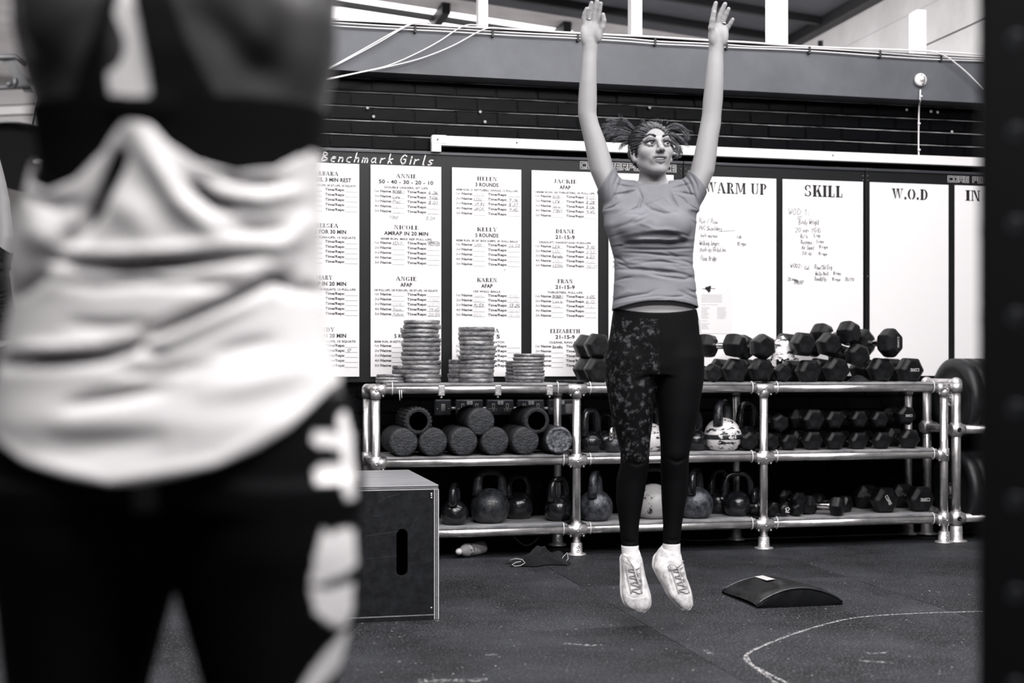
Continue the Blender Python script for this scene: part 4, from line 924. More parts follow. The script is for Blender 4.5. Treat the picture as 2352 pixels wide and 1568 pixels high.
# edge veneers (layers of the ply showing on the front edges)
for k in range(5):
    m = M_edge_l if k in (0, 4) else M_edge_d if k % 2 else M_edge
    z = BH - TK + TK * k / 5; MB().box((0, -.0006, z + .0004), (W_ - .002, .001, z + TK / 5 - .0004)).build('edge_ply', m, bx)
    x = W_ - TK + TK * k / 5; MB().box((x + .0004, -.0006, 0), (x + TK / 5 - .0004, .001, BH - TK)).build('edge_ply', m, bx)
    if k == 4: MB().box((W_ - .0005, 0, 0), (W_ + .0006, .02, BH - TK)).build('edge_ply', M_edge_l, bx)
MB().box((0, -.0006, TK - .002), (W_ - TK, .001, TK + .001)).build('edge_ply', M_edge, bx)
for z in (.475, .468, .460, .046): MB().lathe([(0, .0035), (.0045, .003), (.0045, 0)], 8, Matrix.Translation((W_ - TK - .010, .001, z - .003)) @ Rx).build('screw', M_chrome, bx)
pr = Print(.0008)
pr.mb.ribbon([(.38, pr.y, .445), (.41, pr.y, .462), (.46, pr.y, .474)], .0012); pr.mb.ribbon([(.33, pr.y, .32), (.455, pr.y, .335)], .0012); pr.mb.ribbon([(.33, pr.y, .235), (.45, pr.y, .245)], .0008)
pr.mb.ribbon([(.505, pr.y, .345), (.525, pr.y, .385)], .0010); pr.mb.ribbon([(.36, pr.y, .395), (.38, pr.y, .395)], .0014)
pr.build('scratches', mat('pale_scratch', .05, .6), bx)

# ------------------------------------------------------------------ ab mat
M_vinyl = mat('black_vinyl', .005, .30, var=.3, vscale=6, bump=.25, bscale=18, rvar=.08, spec=.35)
am = thing('ab_mat', 'black padded sit-up mat with an arched top, lying on the floor', 'mat', (2.098, 4.79, 0))
nx, ny = 20, 12; W2, D2 = .368, .345
def arch(u): return .012 + .068 * math.sin(PI * min(1, max(0, u))) ** .75
m = MB(); vs = []; fs = []
for j in range(ny + 1):
    for i in range(nx + 1):
        u, v = i / nx, j / ny; e = .010 * math.sin(PI * u) ; edge = min(1, min(v, 1 - v) * 14)
        vs.append((u * W2 + .004 * math.sin(6 * v), v * D2, arch(u) * (.90 + .10 * edge) * (1 - .12 * v) + .003 * math.sin(9 * u + 4 * v) * edge))
for j in range(ny):
    for i in range(nx): a = j * (nx + 1) + i; fs.append((a, a + 1, a + nx + 2, a + nx + 1))
m.add(vs, fs, True).build('top_cover', M_vinyl, am)
m = MB()
for v, s in ((0, -1), (D2, 1)):
    k = [(i / nx * W2 + (.004 * math.sin(6) if s > 0 else 0), v + s * .006 * math.sin(PI * i / nx), 0.0) for i in range(nx + 1)]; j0 = 0 if s < 0 else ny * (nx + 1)
    top = vs[j0:j0 + nx + 1]; mid = [(a[0], (a[1] + b[1]) / 2 + s * .008, b[2] * .5) for a, b in zip(k, top)]
    m.add(k + mid + top, [(r * (nx + 1) + i, r * (nx + 1) + i + 1, (r + 1) * (nx + 1) + i + 1, (r + 1) * (nx + 1) + i) for r in range(2) for i in range(nx)], True)
m.box((0.002, 0, 0), (W2 - .002, D2, .004)); m.build('side_cover', M_vinyl, am)
for j0 in (0, ny * (nx + 1)): MB().tube([Vector(v) + Vector((0, -.002 if j0 == 0 else .002, .001)) for v in vs[j0:j0 + nx + 1]], .0042, 8).build('piping', mat('glossy_piping', .03, .12), am)
m = MB()
for a, b in ((.40, .60),):
    q = []
    for (u, v) in ((.36, .60), (.46, .60), (.46, .98), (.36, .98)): q.append((u * W2, v * D2 * .95, arch(u) * (1 - .12 * v) + .004))
    m.add(q, [(0, 1, 2, 3)])
m.build('label_strip', mat('pale_label', .6, .4), am)

# ------------------------------------------------------------------ water bottle lying by the rack
p0, p1 = PF(1049, 1283), PF(1111, 1272); d = (p1 - p0); d.z = 0; L = .215; d.normalize()
wb = thing('water_bottle', 'clear plastic water bottle lying on the floor under the rack', 'bottle', (p0.x, p0.y, .034), rot=(0, PI / 2, math.atan2(d.y, d.x)))
M_pet = mat('clear_plastic', .80, .15, trans=.55, ior=1.3)
prof = [(.0, .0), (.012, .0)]
MB().lathe([(.0125, .022), (.014, .03), (.026, .048), (.033, .066), (.033, .085), (.0315, .088), (.033, .091), (.033, .105), (.0315, .108), (.033, .111), (.033, .125), (.0315, .128), (.033, .131), (.033, .198), (.030, .206), (.010, .203), (0, .202)], 20).build('bottle', M_pet, wb)
MB().lathe([(0, 0), (.009, 0), (.010, .008), (.016, .010), (.0165, .026), (.014, .027)], 16).build('cap', mat('milky_cap', .75, .4), wb)
MB().lathe([(.0336, .070), (.0338, .072), (.0338, .098), (.0336, .10)], 20).build('label_band', mat('bottle_label', .6, .4, thr=.5, col2=.1, vscale=60), wb)
# ------------------------------------------------------------------ dark cloth with pale hems
c0 = PF(1240, 1296); cl = thing('gym_towel', 'crumpled dark cloth with pale stitched hems on the floor by the rack', 'cloth', (c0.x, c0.y, 0))
n = 44; vs = []; fs = []
for j in range(n + 1):
    for i in range(n + 1):
        u, v = i / n * 2 - 1, j / n * 2 - 1
        x = u * .138 + .015 * math.sin(4 * v + 1); y = v * .055 + .02 * math.sin(5 * u)
        e = max(0, 1 - (u * u) ** 1.3) * max(0, 1 - (v * v) ** 1.5)
        z = .004 + e * (.036 + .040 * math.exp(-((u + .08) / .34) ** 2) + .034 * math.exp(-((u - .62) / .2) ** 2)) + e * .036 * mnoise.noise(Vector((u * 3, v * 2.5, .3))) + e * .008 * math.sin(16 * u + 6 * v)
        x += .012 * mnoise.noise(Vector((u * 2, v * 3, 5))); vs.append((x, y, max(.003, z)))
for j in range(n):
    for i in range(n): a = j * (n + 1) + i; fs.append((a, a + 1, a + n + 2, a + n + 1))
MB().add(vs, fs, True).build('cloth', mat('dark_towelling', .012, .9, bump=.8, bscale=300), cl)
M_hem = mat('pale_stitching', .5, .7)
def curl(pts, name='hem_trim'): MB().tube([Vector(p) for p in pts], .0022, 5).build(name, M_hem, cl)
curl([(-.155, -.03, .03), (-.13, -.04, .038), (-.10, -.05, .035), (-.088, -.06, .02), (-.11, -.065, .008), (-.14, -.062, .006), (-.15, -.055, .012), (-.13, -.05, .022), (-.105, -.052, .026)])
curl([(.075, -.02, .03), (.095, -.035, .012), (.11, -.02, .035), (.13, -.02, .055), (.135, -.025, .03), (.12, -.03, .01)])
# loop strap under the shelf
o = MB().tube([PY(1180 + 59 * t, 1232 + 20 * math.sin(PI * t), 6.62) for t in [i / 14 for i in range(15)]], .004, 6).build('loop_strap', mat('grey_strap', .2, .4)); tag(o, 'thin pale loop hanging under the bottom shelf', 'strap')
# floor cable along the wall
o = cable([PF(1480, 1217) , PF(1540, 1236), PF(1600, 1243), PF(1690, 1240), PF(1850, 1235), PF(2000, 1230), PF(2140, 1226), PF(2260, 1222)], .003, 'floor_cable', 'thin grey cable along the floor behind the rack', m=mat('grey_cable', .15, .5))
for v in o.data.vertices: v.co.z += .005
# patterned cloth on the dumbbells
cp = PY(1797, 812, 6.50); n = 30; vs = []; fs = []
for j in range(n + 1):
    for i in range(n + 1):
        u, v = i / n * 2 - 1, j / n * 2 - 1; r = math.hypot(u, v)
        z = .125 * max(0, 1 - r ** 2.2) + .014 * mnoise.noise(Vector((u * 3, v * 3, 2))) + .006 * math.sin(11 * u + 5 * v)
        vs.append((u * .062 + .01 * mnoise.noise(Vector((u * 2, v * 2, 9))), v * .07, z - .03))
for j in range(n):
    for i in range(n): a = j * (n + 1) + i; fs.append((a, a + 1, a + n + 2, a + n + 1))
o = MB().add(vs, fs, True).build('patterned_cloth', mat('checked_cloth', .78, .8, thr=.545, col2=.03, vscale=26, stretch=(.5, .5, 1.8), bump=.5, bscale=60)); o.location = cp; tag(o, 'crumpled black and white patterned cloth among the dumbbells', 'cloth')
sp = PY(1972, 868, 6.46); n = 18; vs = []; fs = []
for j in range(n + 1):
    for i in range(n + 1):
        u, v = i / n * 2 - 1, j / n * 2 - 1
        vs.append((u * .055, v * .05, ZS - sp.z + .035 * max(0, 1 - u * u) * max(0, 1 - v * v) + .006 * mnoise.noise(Vector((u * 3, v * 3, 1))) + .002))
for j in range(n):
    for i in range(n): a = j * (n + 1) + i; fs.append((a, a + 1, a + n + 2, a + n + 1))
o = MB().add(vs, fs, True).build('dark_rag', mat('dark_rag_cloth', .02, .6, bump=.8, bscale=60)); o.location = sp; tag(o, 'small dark rag tucked under the dumbbells on the top shelf', 'cloth')

# ------------------------------------------------------------------ chalk and crumbs on the floor
def chalk_mat(name, v, scale, thr, soft=.12):
    m = bpy.data.materials.new(name); m.use_nodes = True; N, L = m.node_tree.nodes, m.node_tree.links; b = N['Principled BSDF']
    b.inputs['Base Color'].default_value = tone(v); b.inputs['Roughness'].default_value = .9
    tc = N.new('ShaderNodeTexCoord'); n = N.new('ShaderNodeTexNoise'); n.inputs['Scale'].default_value = scale; n.inputs['Detail'].default_value = 6; L.new(tc.outputs['Object'], n.inputs['Vector'])
    r = N.new('ShaderNodeMapRange'); r.inputs[1].default_value = thr - soft; r.inputs[2].default_value = thr + soft; L.new(n.outputs[0], r.inputs[0]); L.new(r.outputs[0], b.inputs['Alpha']); return m
M_chalk = chalk_mat('chalk', .42, 90, .50); M_smear = chalk_mat('chalk_smear', .30, 60, .56, .10)
def floor_ribbon(pts, wd, m, name, lab, z=.0012, cat='chalk mark'):
    P_ = [PF(*p) for p in pts]; out = []
    for i in range(len(P_) - 1):
        q0, q1, q2, q3 = P_[max(i-1, 0)], P_[i], P_[i+1], P_[min(i+2, len(P_)-1)]
        for k in range(6):
            t = k / 6; out.append(.5 * ((2*q1) + (q2-q0)*t + (2*q0-5*q1+4*q2-q3)*t*t + (-q0+3*q1-3*q2+q3)*t**3))
    out.append(P_[-1]); mb = MB(); vs = []
    for i, p in enumerate(out):
        t = (out[min(i+1, len(out)-1)] - out[max(i-1, 0)]).normalized(); nn = Vector((-t.y, t.x, 0)) * wd / 2 * (1 + .3 * math.sin(i * 2.1)); vs += [(p - nn) + Vector((0, 0, z)), (p + nn) + Vector((0, 0, z))]
    mb.add(vs, [(2*i, 2*i+1, 2*i+3, 2*i+2) for i in range(len(out) - 1)]); o = mb.build(name, m); return tag(o, lab, cat)
floor_ribbon([(2300, 1403), (2220, 1405), (2100, 1409), (2000, 1415), (1935, 1424), (1850, 1447), (1770, 1476), (1722, 1498), (1712, 1512), (1722, 1524), (1760, 1545), (1810, 1570)], .012, M_chalk, 'chalk_line', 'curved white chalk line drawn on the mat at the lower right')
floor_ribbon([(1716, 1506), (1722, 1522), (1735, 1534), (1760, 1552), (1790, 1575)], .010, M_chalk, 'chalk_line', 'short second chalk stroke inside the bend of the chalk line', .0016)
for i, (x0, y0, x1, y1, wd, lab) in enumerate([(1295, 1478, 1392, 1483, .028, 'pale chalk smear on the mat below the jumping woman'), (960, 1564, 1120, 1561, .04, 'pale chalk smear at the bottom edge of the floor'), (1990, 1500, 2040, 1498, .02, 'pale chalk smear inside the chalk curve, upper'),
                                         (1970, 1517, 2060, 1522, .02, 'pale chalk smear inside the chalk curve, lower'), (1620, 1493, 1635, 1503, .016, 'pale chalk smear left of the chalk curve'), (1115, 1505, 1140, 1502, .02, 'pale chalk smear left of the long seam')]):
    floor_ribbon([(x0, y0), ((x0 + x1) / 2, (y0 + y1) / 2 + 1), (x1, y1)], wd, M_smear, 'chalk_smear', lab, .0010)
mb = MB()
for i in range(330):                         # crumbs and lint scattered over the mats
    x, y = random.uniform(820, 2230), random.uniform(1282, 1560); p = PF(x, y); r = random.choice((.0012, .0016, .002, .003)); a = random.uniform(0, 3)
    e = Vector((math.cos(a), math.sin(a), 0)) * r * random.uniform(1, 2.6); f = Vector((-math.sin(a), math.cos(a), 0)) * r
    if BX0 < p.x < BX1 and BY0 < p.y < BY1: continue
    mb.add([p - e + Vector((0, 0, .0005)), p - f + Vector((0, 0, .0005)), p + e + Vector((0, 0, .0008)), p + f + Vector((0, 0, .0005)), p + Vector((0, 0, .002))], [(0, 1, 4), (1, 2, 4), (2, 3, 4), (3, 0, 4)])
tag(mb.build('floor_crumbs', mat('pale_crumbs', .30, .8)), 'pale crumbs and lint scattered over the rubber mats', 'debris', kind='stuff')

# ------------------------------------------------------------------ dark steel upright close to the lens at the right
UP = P(2330, 845, 1.45); up = thing('rig_upright', 'black steel rig upright close to the camera at the right edge', 'upright', (UP.x, UP.y, 0), rotz=-YAW - .35)
M_pow = mat('black_powder_coat', .003, .4, bump=.05, bscale=200, spec=.2)
m = MB(); m.box((-.0375, -.0375, .008), (.0375, .0375, 2.9), .005); m.build('post', M_pow, up)
m = MB()
for i in range(28): 
    for ax in (0, 1): m.lathe([(.0075, .0378), (.0082, .0382), (.0095, .0378)], 14, Matrix.Translation((0, 0, .2 + i * .1)) @ (Matrix.Rotation(PI / 2, 4, 'X') if ax else Matrix.Rotation(-PI / 2, 4, 'Y')))
m.build('hole_rims', mat('worn_hole_rim', .05, .3, .5), up)['kind'] = 'stuff'
MB().box((-.07, -.07, 0), (.07, .07, .008), .002).build('base_plate', M_pow, up)
# ------------------------------------------------------------------ smooth-blended solids (distance field -> mesh), for bodies and cloth
class Vol:
    """axes: x (image right), y (away from the lens), z up, in 'pixel' units; p = -z is the photo row"""
    def __init__(s, lo, hi, h):
        s.lo = np.array(lo, float); s.h = h; n = np.ceil((np.array(hi) - s.lo) / h).astype(int) + 1
        s.ax = [s.lo[i] + h * np.arange(n[i]) for i in range(3)]; s.F = np.full(n, 60.0 * h, np.float32)
    def sl(s, lo, hi):
        r = []
        for i in range(3):
            a = int(max(0, math.floor((lo[i] - s.lo[i]) / s.h))); b = int(min(len(s.ax[i]), math.ceil((hi[i] - s.lo[i]) / s.h) + 1)); r.append(slice(a, max(a, b)))
        X, Y, Z = s.ax[0][r[0]][:, None, None].astype(np.float32), s.ax[1][r[1]][None, :, None].astype(np.float32), s.ax[2][r[2]][None, None, :].astype(np.float32)
        return tuple(r), X, Y, Z
    def put(s, r, d, k, sub=False):
        if d.size == 0: return
        A = s.F[r]
        if sub: A, d = -A, d
        if k > 0:
            hh = np.maximum(k - np.abs(A - d), 0) / k; B = np.minimum(A, d) - hh * hh * k * .25
        else: B = np.minimum(A, d)
        s.F[r] = -B if sub else B
    def cap(s, a, b, ra, rb, k=6, sub=False):
        a, b = np.array(a, float), np.array(b, float); m = max(ra, rb) + k + 4 * s.h
        r, X, Y, Z = s.sl(np.minimum(a, b) - m, np.maximum(a, b) + m); d = b - a; L = max(1e-9, d @ d)
        t = np.clip(((X - a[0]) * d[0] + (Y - a[1]) * d[1] + (Z - a[2]) * d[2]) / L, 0, 1)
        s.put(r, np.sqrt((X - a[0] - t * d[0]) ** 2 + (Y - a[1] - t * d[1]) ** 2 + (Z - a[2] - t * d[2]) ** 2) - (ra + t * (rb - ra)), k, sub); return s
    def chain(s, pts, rs, k=6, sub=False):
        for i in range(len(pts) - 1): s.cap(pts[i], pts[i + 1], rs[i], rs[i + 1], k, sub)
        return s
    def ell(s, c, rad, k=6, sub=False, R=None):
        c, rad = np.array(c, float), np.array(rad, float); m = rad.max() + k + 4 * s.h if R is not None else rad + k + 4 * s.h
        r, X, Y, Z = s.sl(c - m, c + m); X, Y, Z = X - c[0], Y - c[1], Z - c[2]
        if R is not None: X, Y, Z = [R[0][i] * X + R[1][i] * Y + R[2][i] * Z for i in range(3)]
        q = np.sqrt((X / rad[0]) ** 2 + (Y / rad[1]) ** 2 + (Z / rad[2]) ** 2); g = np.sqrt((X / rad[0] ** 2) ** 2 + (Y / rad[1] ** 2) ** 2 + (Z / rad[2] ** 2) ** 2)
        s.put(r, (q * (q - 1) / np.maximum(g, 1e-6)), k, sub); return s
    def loft(s, rows, k=8, grow=0.0, ex=2.0, sub=False):
        """rows (p, xl, xr, yc, b) from top of picture down: elliptical sections of a near-vertical limb"""
        T = np.array(sorted(rows), float); p = T[:, 0]; m = 30 + k
        r, X, Y, Z = s.sl((T[:, 1].min() - m - grow, (T[:, 3] - T[:, 4]).min() - m - grow, -p[-1] - m), (T[:, 2].max() + m + grow, (T[:, 3] + T[:, 4]).max() + m + grow, -p[0] + m))
        P_ = np.clip(-Z, p[0], p[-1]).ravel()
        def smooth(v):
            out = np.interp(P_, p, v); w = 9
            if len(out) > 2 * w: ker = np.hanning(w + 2)[1:-1]; ker /= ker.sum(); out = np.convolve(np.pad(out, w // 2, mode='edge'), ker, 'valid')
            return out.astype(np.float32)[None, None, :]
        xl, xr, yc, b = [smooth(T[:, i]) for i in range(1, 5)]; cx, a = (xl + xr) / 2, (xr - xl) / 2 + grow; b = b + grow
        u, v = np.abs(X - cx) / a, np.abs(Y - yc) / b
        q = (u ** ex + v ** ex) ** (1 / ex); g = np.sqrt((u / a) ** 2 + (v / b) ** 2) / np.maximum(np.sqrt(u * u + v * v), 1e-4)
        d = (q - 1) / np.maximum(g, 1e-5)
        dz = np.abs(-Z - np.clip(-Z, p[0], p[-1])); d = np.where(dz > 0, np.sqrt(np.maximum(d, 0) ** 2 + dz ** 2) + np.minimum(d, 0) * (dz <= 0), d)
        s.put(r, d.astype(np.float32), k, sub); return s
    def cut(s, f):
        """keep where f(X, P, Y) < 0"""
        X, Y, Z = [s.ax[i].astype(np.float32) for i in range(3)]; d = f(X[:, None, None], -Z[None, None, :], Y[None, :, None]); s.F = np.maximum(s.F, d.astype(np.float32)); return s
    def shell(s, t): s.F = np.maximum(s.F, -(s.F + t)); return s
    def fold(s, pts, w, amp, ymax=0.0, ends=True):
        """crease (amp > 0) or ridge (amp < 0) along a polyline (x, p) on the side facing the lens"""
        X = s.ax[0].astype(np.float32)[:, None]; Pz = -s.ax[2].astype(np.float32)[None, :]; best = np.full((X.shape[0], Pz.shape[1]), 1e9, np.float32); tt = np.zeros_like(best)
        pts = [np.array(p, float) for p in pts]; ln = [np.linalg.norm(b - a) for a, b in zip(pts, pts[1:])]; tot = sum(ln); acc = 0
        for (a, b), l in zip(zip(pts, pts[1:]), ln):
            d = b - a; t = np.clip(((X - a[0]) * d[0] + (Pz - a[1]) * d[1]) / max(1e-9, d @ d), 0, 1)
            D2 = (X - a[0] - t * d[0]) ** 2 + (Pz - a[1] - t * d[1]) ** 2; m = D2 < best; best = np.where(m, D2, best); tt = np.where(m, (acc + t * l) / tot, tt); acc += l
        e = amp * np.exp(-best / (w * w)) * (np.sin(np.pi * np.clip(tt, .02, .98)) ** .6 if ends else 1)
        Y = s.ax[1]; ym = np.clip((ymax - Y) / 12 + .5, 0, 1).astype(np.float32)
        s.F = s.F + e[:, None, :].astype(np.float32) * ym[None, :, None]; return s
    def mesh(s):
        F = s.F; S = F < 0; n = S.shape
        c = S[:-1,:-1,:-1].astype(np.int8)
        for dx in (0, 1):
            for dy in (0, 1):
                for dz in (0, 1):
                    if dx + dy + dz: c = c + S[dx:n[0]-1+dx, dy:n[1]-1+dy, dz:n[2]-1+dz]
        I = np.argwhere((c > 0) & (c < 8)); idx = np.full(c.shape, -1, np.int32); idx[tuple(I.T)] = np.arange(len(I))
        acc = np.zeros((len(I), 3)); cnt = np.zeros(len(I)); C8 = [(a, b, d) for a in (0, 1) for b in (0, 1) for d in (0, 1)]
        val = {o: F[I[:, 0] + o[0], I[:, 1] + o[1], I[:, 2] + o[2]].astype(float) for o in C8}
        for o in C8:
            for ax in range(3):
                if o[ax] == 0:
                    q = list(o); q[ax] = 1; q = tuple(q); a, b = val[o], val[q]; m = (a < 0) != (b < 0); t = np.where(m, a / np.where(m, a - b, 1), 0)
                    p = np.tile(np.array(o, float), (len(I), 1)); p[:, ax] += t; acc += p * m[:, None]; cnt += m
        V = (I + acc / cnt[:, None]) * s.h + s.lo
        Q = []
        for ax in range(3):
            u, v = (ax + 1) % 3, (ax + 2) % 3; a = [slice(None)] * 3; b = [slice(None)] * 3; a[ax] = slice(0, n[ax] - 1); b[ax] = slice(1, n[ax])
            E = np.argwhere(S[tuple(a)] != S[tuple(b)])
            E = E[(E[:, u] > 0) & (E[:, v] > 0) & (E[:, u] < n[u] - 1) & (E[:, v] < n[v] - 1)]
            flip = S[tuple(E.T)]; du = np.zeros(3, int); du[u] = 1; dv = np.zeros(3, int); dv[v] = 1
            q = np.stack([idx[tuple((E - du - dv).T)], idx[tuple((E - dv).T)], idx[tuple(E.T)], idx[tuple((E - du).T)]], 1)
            q[~flip] = q[~flip][:, ::-1]; Q.append(q)
        return V, np.concatenate(Q)
def np_mesh(name, V, Q):
    me = bpy.data.meshes.new(name); me.vertices.add(len(V)); me.vertices.foreach_set('co', np.ascontiguousarray(V, np.float32).ravel())
    me.loops.add(Q.size); me.loops.foreach_set('vertex_index', np.ascontiguousarray(Q, np.int32).ravel())
    me.polygons.add(len(Q)); me.polygons.foreach_set('loop_start', np.arange(0, Q.size, 4, dtype=np.int32)); me.polygons.foreach_set('loop_total', np.full(len(Q), 4, np.int32))
    me.polygons.foreach_set('use_smooth', np.ones(len(Q), bool)); me.update(calc_edges=True); me.validate(); return me
def relax(V, Q, it=1, f=.5):
    for _ in range(it):
        A = np.zeros_like(V); c = np.zeros(len(V))
        for i in range(4):
            for j in (1, 3): np.add.at(A, Q[:, i], V[Q[:, (i + j) % 4]]); np.add.at(c, Q[:, i], 1)
        V = V + f * (A / np.maximum(c, 1)[:, None] - V)
    return V
def inside(poly, x, y):
    c = np.zeros(len(x), bool); n = len(poly)
    for i in range(n):
        (x1, y1), (x2, y2) = poly[i], poly[(i + 1) % n]; m = (y1 > y) != (y2 > y); c ^= m & (x < (x2 - x1) * (y - y1) / ((y2 - y1) or 1e-9) + x1)
    return c
def set_attr(me, name, val):
    a = me.attributes.new(name, 'FLOAT', 'POINT'); a.data.foreach_set('value', np.ascontiguousarray(val, np.float32))
def mix_mat(name, c0, c1, attr, rough=.6, noise=None, bump=0, bscale=60, sheen=0.0, spec=.5, sss=0.0):
    """two colours mixed by a mesh attribute (optionally broken up by noise)"""
    m = bpy.data.materials.new(name); m.use_nodes = True; N, L = m.node_tree.nodes, m.node_tree.links; b = N['Principled BSDF']; b.inputs['Roughness'].default_value = rough
    b.inputs['Specular IOR Level'].default_value = spec; b.inputs['Sheen Weight'].default_value = sheen
    at_ = N.new('ShaderNodeAttribute'); at_.attribute_name = attr; fac = at_.outputs['Fac']; tc = N.new('ShaderNodeTexCoord')
    if noise:
        n = N.new('ShaderNodeTexNoise'); n.inputs['Scale'].default_value = noise[0]; n.inputs['Detail'].default_value = 8; n.inputs['Roughness'].default_value = .72; L.new(tc.outputs['Object'], n.inputs['Vector'])
        r = N.new('ShaderNodeMapRange'); r.inputs[1].default_value = noise[1]; r.inputs[2].default_value = noise[2]; L.new(n.outputs[0], r.inputs[0])
        mu = N.new('ShaderNodeMath'); mu.operation = 'MULTIPLY'; L.new(fac, mu.inputs[0]); L.new(r.outputs[0], mu.inputs[1]); fac = mu.outputs[0]
    mx = N.new('ShaderNodeMix'); mx.data_type = 'RGBA'; L.new(fac, mx.inputs['Factor']); mx.inputs['A'].default_value = tone(c0); mx.inputs['B'].default_value = tone(c1); L.new(mx.outputs['Result'], b.inputs['Base Color'])
    if bump:
        n2 = N.new('ShaderNodeTexNoise'); n2.inputs['Scale'].default_value = bscale; n2.inputs['Detail'].default_value = 4; L.new(tc.outputs['Object'], n2.inputs['Vector'])
        bp = N.new('ShaderNodeBump'); bp.inputs['Strength'].default_value = bump; bp.inputs['Distance'].default_value = .004; L.new(n2.outputs[0], bp.inputs['Height']); L.new(bp.outputs[0], b.inputs['Normal'])
    return m
# ------------------------------------------------------------------ jumping woman
JS = 4.78 / FPX                                     # metres per photo pixel at her distance
def jw(V): return np.stack([(V[:, 0] - 1510) * JS, V[:, 1] * JS, CAMH + (HY + V[:, 2]) * JS], 1)
J0 = P(1510, 845, 4.78)
jump = thing('person', 'woman in a grey T-shirt and leggings jumping with both arms raised', 'person', (J0.x, J0.y, 0), rotz=-YAW)
ARM_L = [(98,1345,1366,-8,7), (110,1339,1370,-7,11), (125,1337,1371,-6,14), (150,1335,1370,-5,17), (190,1331,1370,-3,20), (230,1328,1371,0,21), (262,1328,1370,2,21), (285,1333,1376,3,22), (320,1341,1390,4,25), (360,1349,1403,5,28), (395,1357,1413,6,31), (430,1372,1426,8,34), (470,1392,1446,8,36)]
ARM_R = [(98,1634,1655,-8,7), (110,1629,1659,-7,11), (125,1626,1660,-6,14), (150,1623,1661,-5,17), (190,1619,1661,-3,20), (230,1615,1660,0,21), (262,1613,1657,2,21), (285,1609,1656,3,22), (320,1602,1650,4,25), (360,1594,1646,5,28), (395,1585,1641,6,31), (430,1572,1626,8,34), (470,1554,1604,8,36)]
TORSO = [(440,1444,1556,8,34), (470,1412,1584,8,42), (510,1404,1580,8,42), (560,1416,1578,10,40), (600,1424,1576,10,36), (640,1424,1580,8,42), (680,1418,1590,5,53), (720,1410,1600,4,59), (780,1402,1610,6,64), (840,1398,1610,8,64)]
LEG_L = [(740,1428,1488,6,34), (785,1402,1500,5,52), (820,1393,1508,4,60), (880,1394,1509,2,58), (950,1406,1499,-2,51), (1010,1421,1491,-4,42), (1040,1427,1489,-6,39), (1065,1427,1488,-3,36), (1100,1419,1484,6,36), (1150,1418,1476,10,34), (1200,1425,1467,10,27), (1250,1430,1464,6,20), (1290,1433,1465,2,18)]
LEG_R = [(740,1524,1584,6,34), (785,1512,1606,5,52), (820,1507,1615,4,60), (880,1509,1613,2,58), (950,1513,1601,-2,51), (1010,1518,1587,-4,42), (1040,1519,1580,-6,39), (1065,1519,1579,-3,36), (1100,1521,1580,6,36), (1150,1523,1575,10,34), (1200,1526,1566,10,27), (1250,1526,1560,6,20), (1290,1528,1560,2,18)]
# head frame: origin between the eyes' centres inside the head, turned to image right and tipped up
hy, hp, hr_ = math.radians(13), math.radians(7), math.radians(-1.5)
HR = np.array(Matrix.Rotation(hy, 3, 'Z') @ Matrix.Rotation(-hp, 3, 'X') @ Matrix.Rotation(hr_, 3, 'Y'))
HO = np.array((1498., 2., -341.))
def H(x, y, z): return HO + HR @ np.array((x, y, z), float)
def head(v):
    e = lambda c, r, k=6, sub=False: v.ell(H(*c), r, k, sub, R=HR)
    e((0, 12, 15), (44, 53, 42), 0); e((0, -12, -20), (35.5, 38, 46), 16)
    for s in (-1, 1):
        e((s * 22, -28, -16), (16, 16, 15), 10); v.cap(H(s * 31, 2, -33), H(s * 10, -33, -58), 8, 8, 14)
    e((0, -37, -57), (13, 11, 11), 10)
    for s in (-1, 1):
        v.chain([H(s * 30, -36, 9), H(s * 19, -45, 12), H(s * 7, -47, 8)], [4, 5, 4.5], 8)
        e((s * 19, -55, -1), (11, 12, 7.5), 8, True)
    v.chain([H(0, -47, 6), H(0, -56, -8), H(0, -64, -18)], [4.6, 4.8, 5.6], 6)
    for s in (-1, 1): e((s * 6.5, -56, -20), (4.8, 6.5, 4.6), 4)
    for s in (-1, 1): e((s * 3.6, -62, -23.5), (2.2, 3.2, 2.2), 1.5, True)
    e((0, -43, -37), (19, 8, 12), 10)                           # muzzle under the nose
    v.chain([H(-18, -41.5, -33.5), H(-8, -50, -33.2), H(-3, -51.8, -32.4), H(0, -51.8, -33), H(3, -51.8, -32.4), H(8, -50, -33.2), H(18, -41.5, -33.5)], [1.3, 2.1, 2.2, 2.0, 2.2, 2.1, 1.3], 2.5)
    v.chain([H(-18, -41.5, -34), H(-9, -48.5, -42.5), H(0, -51, -45.5), H(9, -48.5, -42.5), H(18, -41.5, -34)], [1.3, 2.2, 2.8, 2.2, 1.3], 2.5)
    v.chain([H(-15.5, -46, -34.6), H(-8, -50, -37.2), H(0, -52, -38.2), H(8, -50, -37.2), H(15.5, -46, -34.6)], [.9, 2.9, 3.6, 2.9, .9], 1.0, True); v.ell(H(0, -46, -38.5), (12, 7, 4.0), 1, True, R=HR)
    for s in (-1, 1):                                           # eyelids round the eyeballs, ears
        v.chain([H(s * 29.5, -40, 0), H(s * 24, -46.5, 4.0), H(s * 18, -49, 5.0), H(s * 10, -47, .6)], [1.6, 2.3, 2.5, 1.6], 2.5)
        v.chain([H(s * 29.5, -40, -1), H(s * 23, -45.5, -5.0), H(s * 15, -47.5, -5.0), H(s * 10, -46.5, -.3)], [1.5, 1.9, 1.9, 1.5], 2.5)
        e((s * 45, 8, -10), (5, 10, 17), 4); e((s * 48, 4, -8), (3, 5, 9), 3, True); e((s * 43, 2, -27), (4.5, 6, 6), 4)
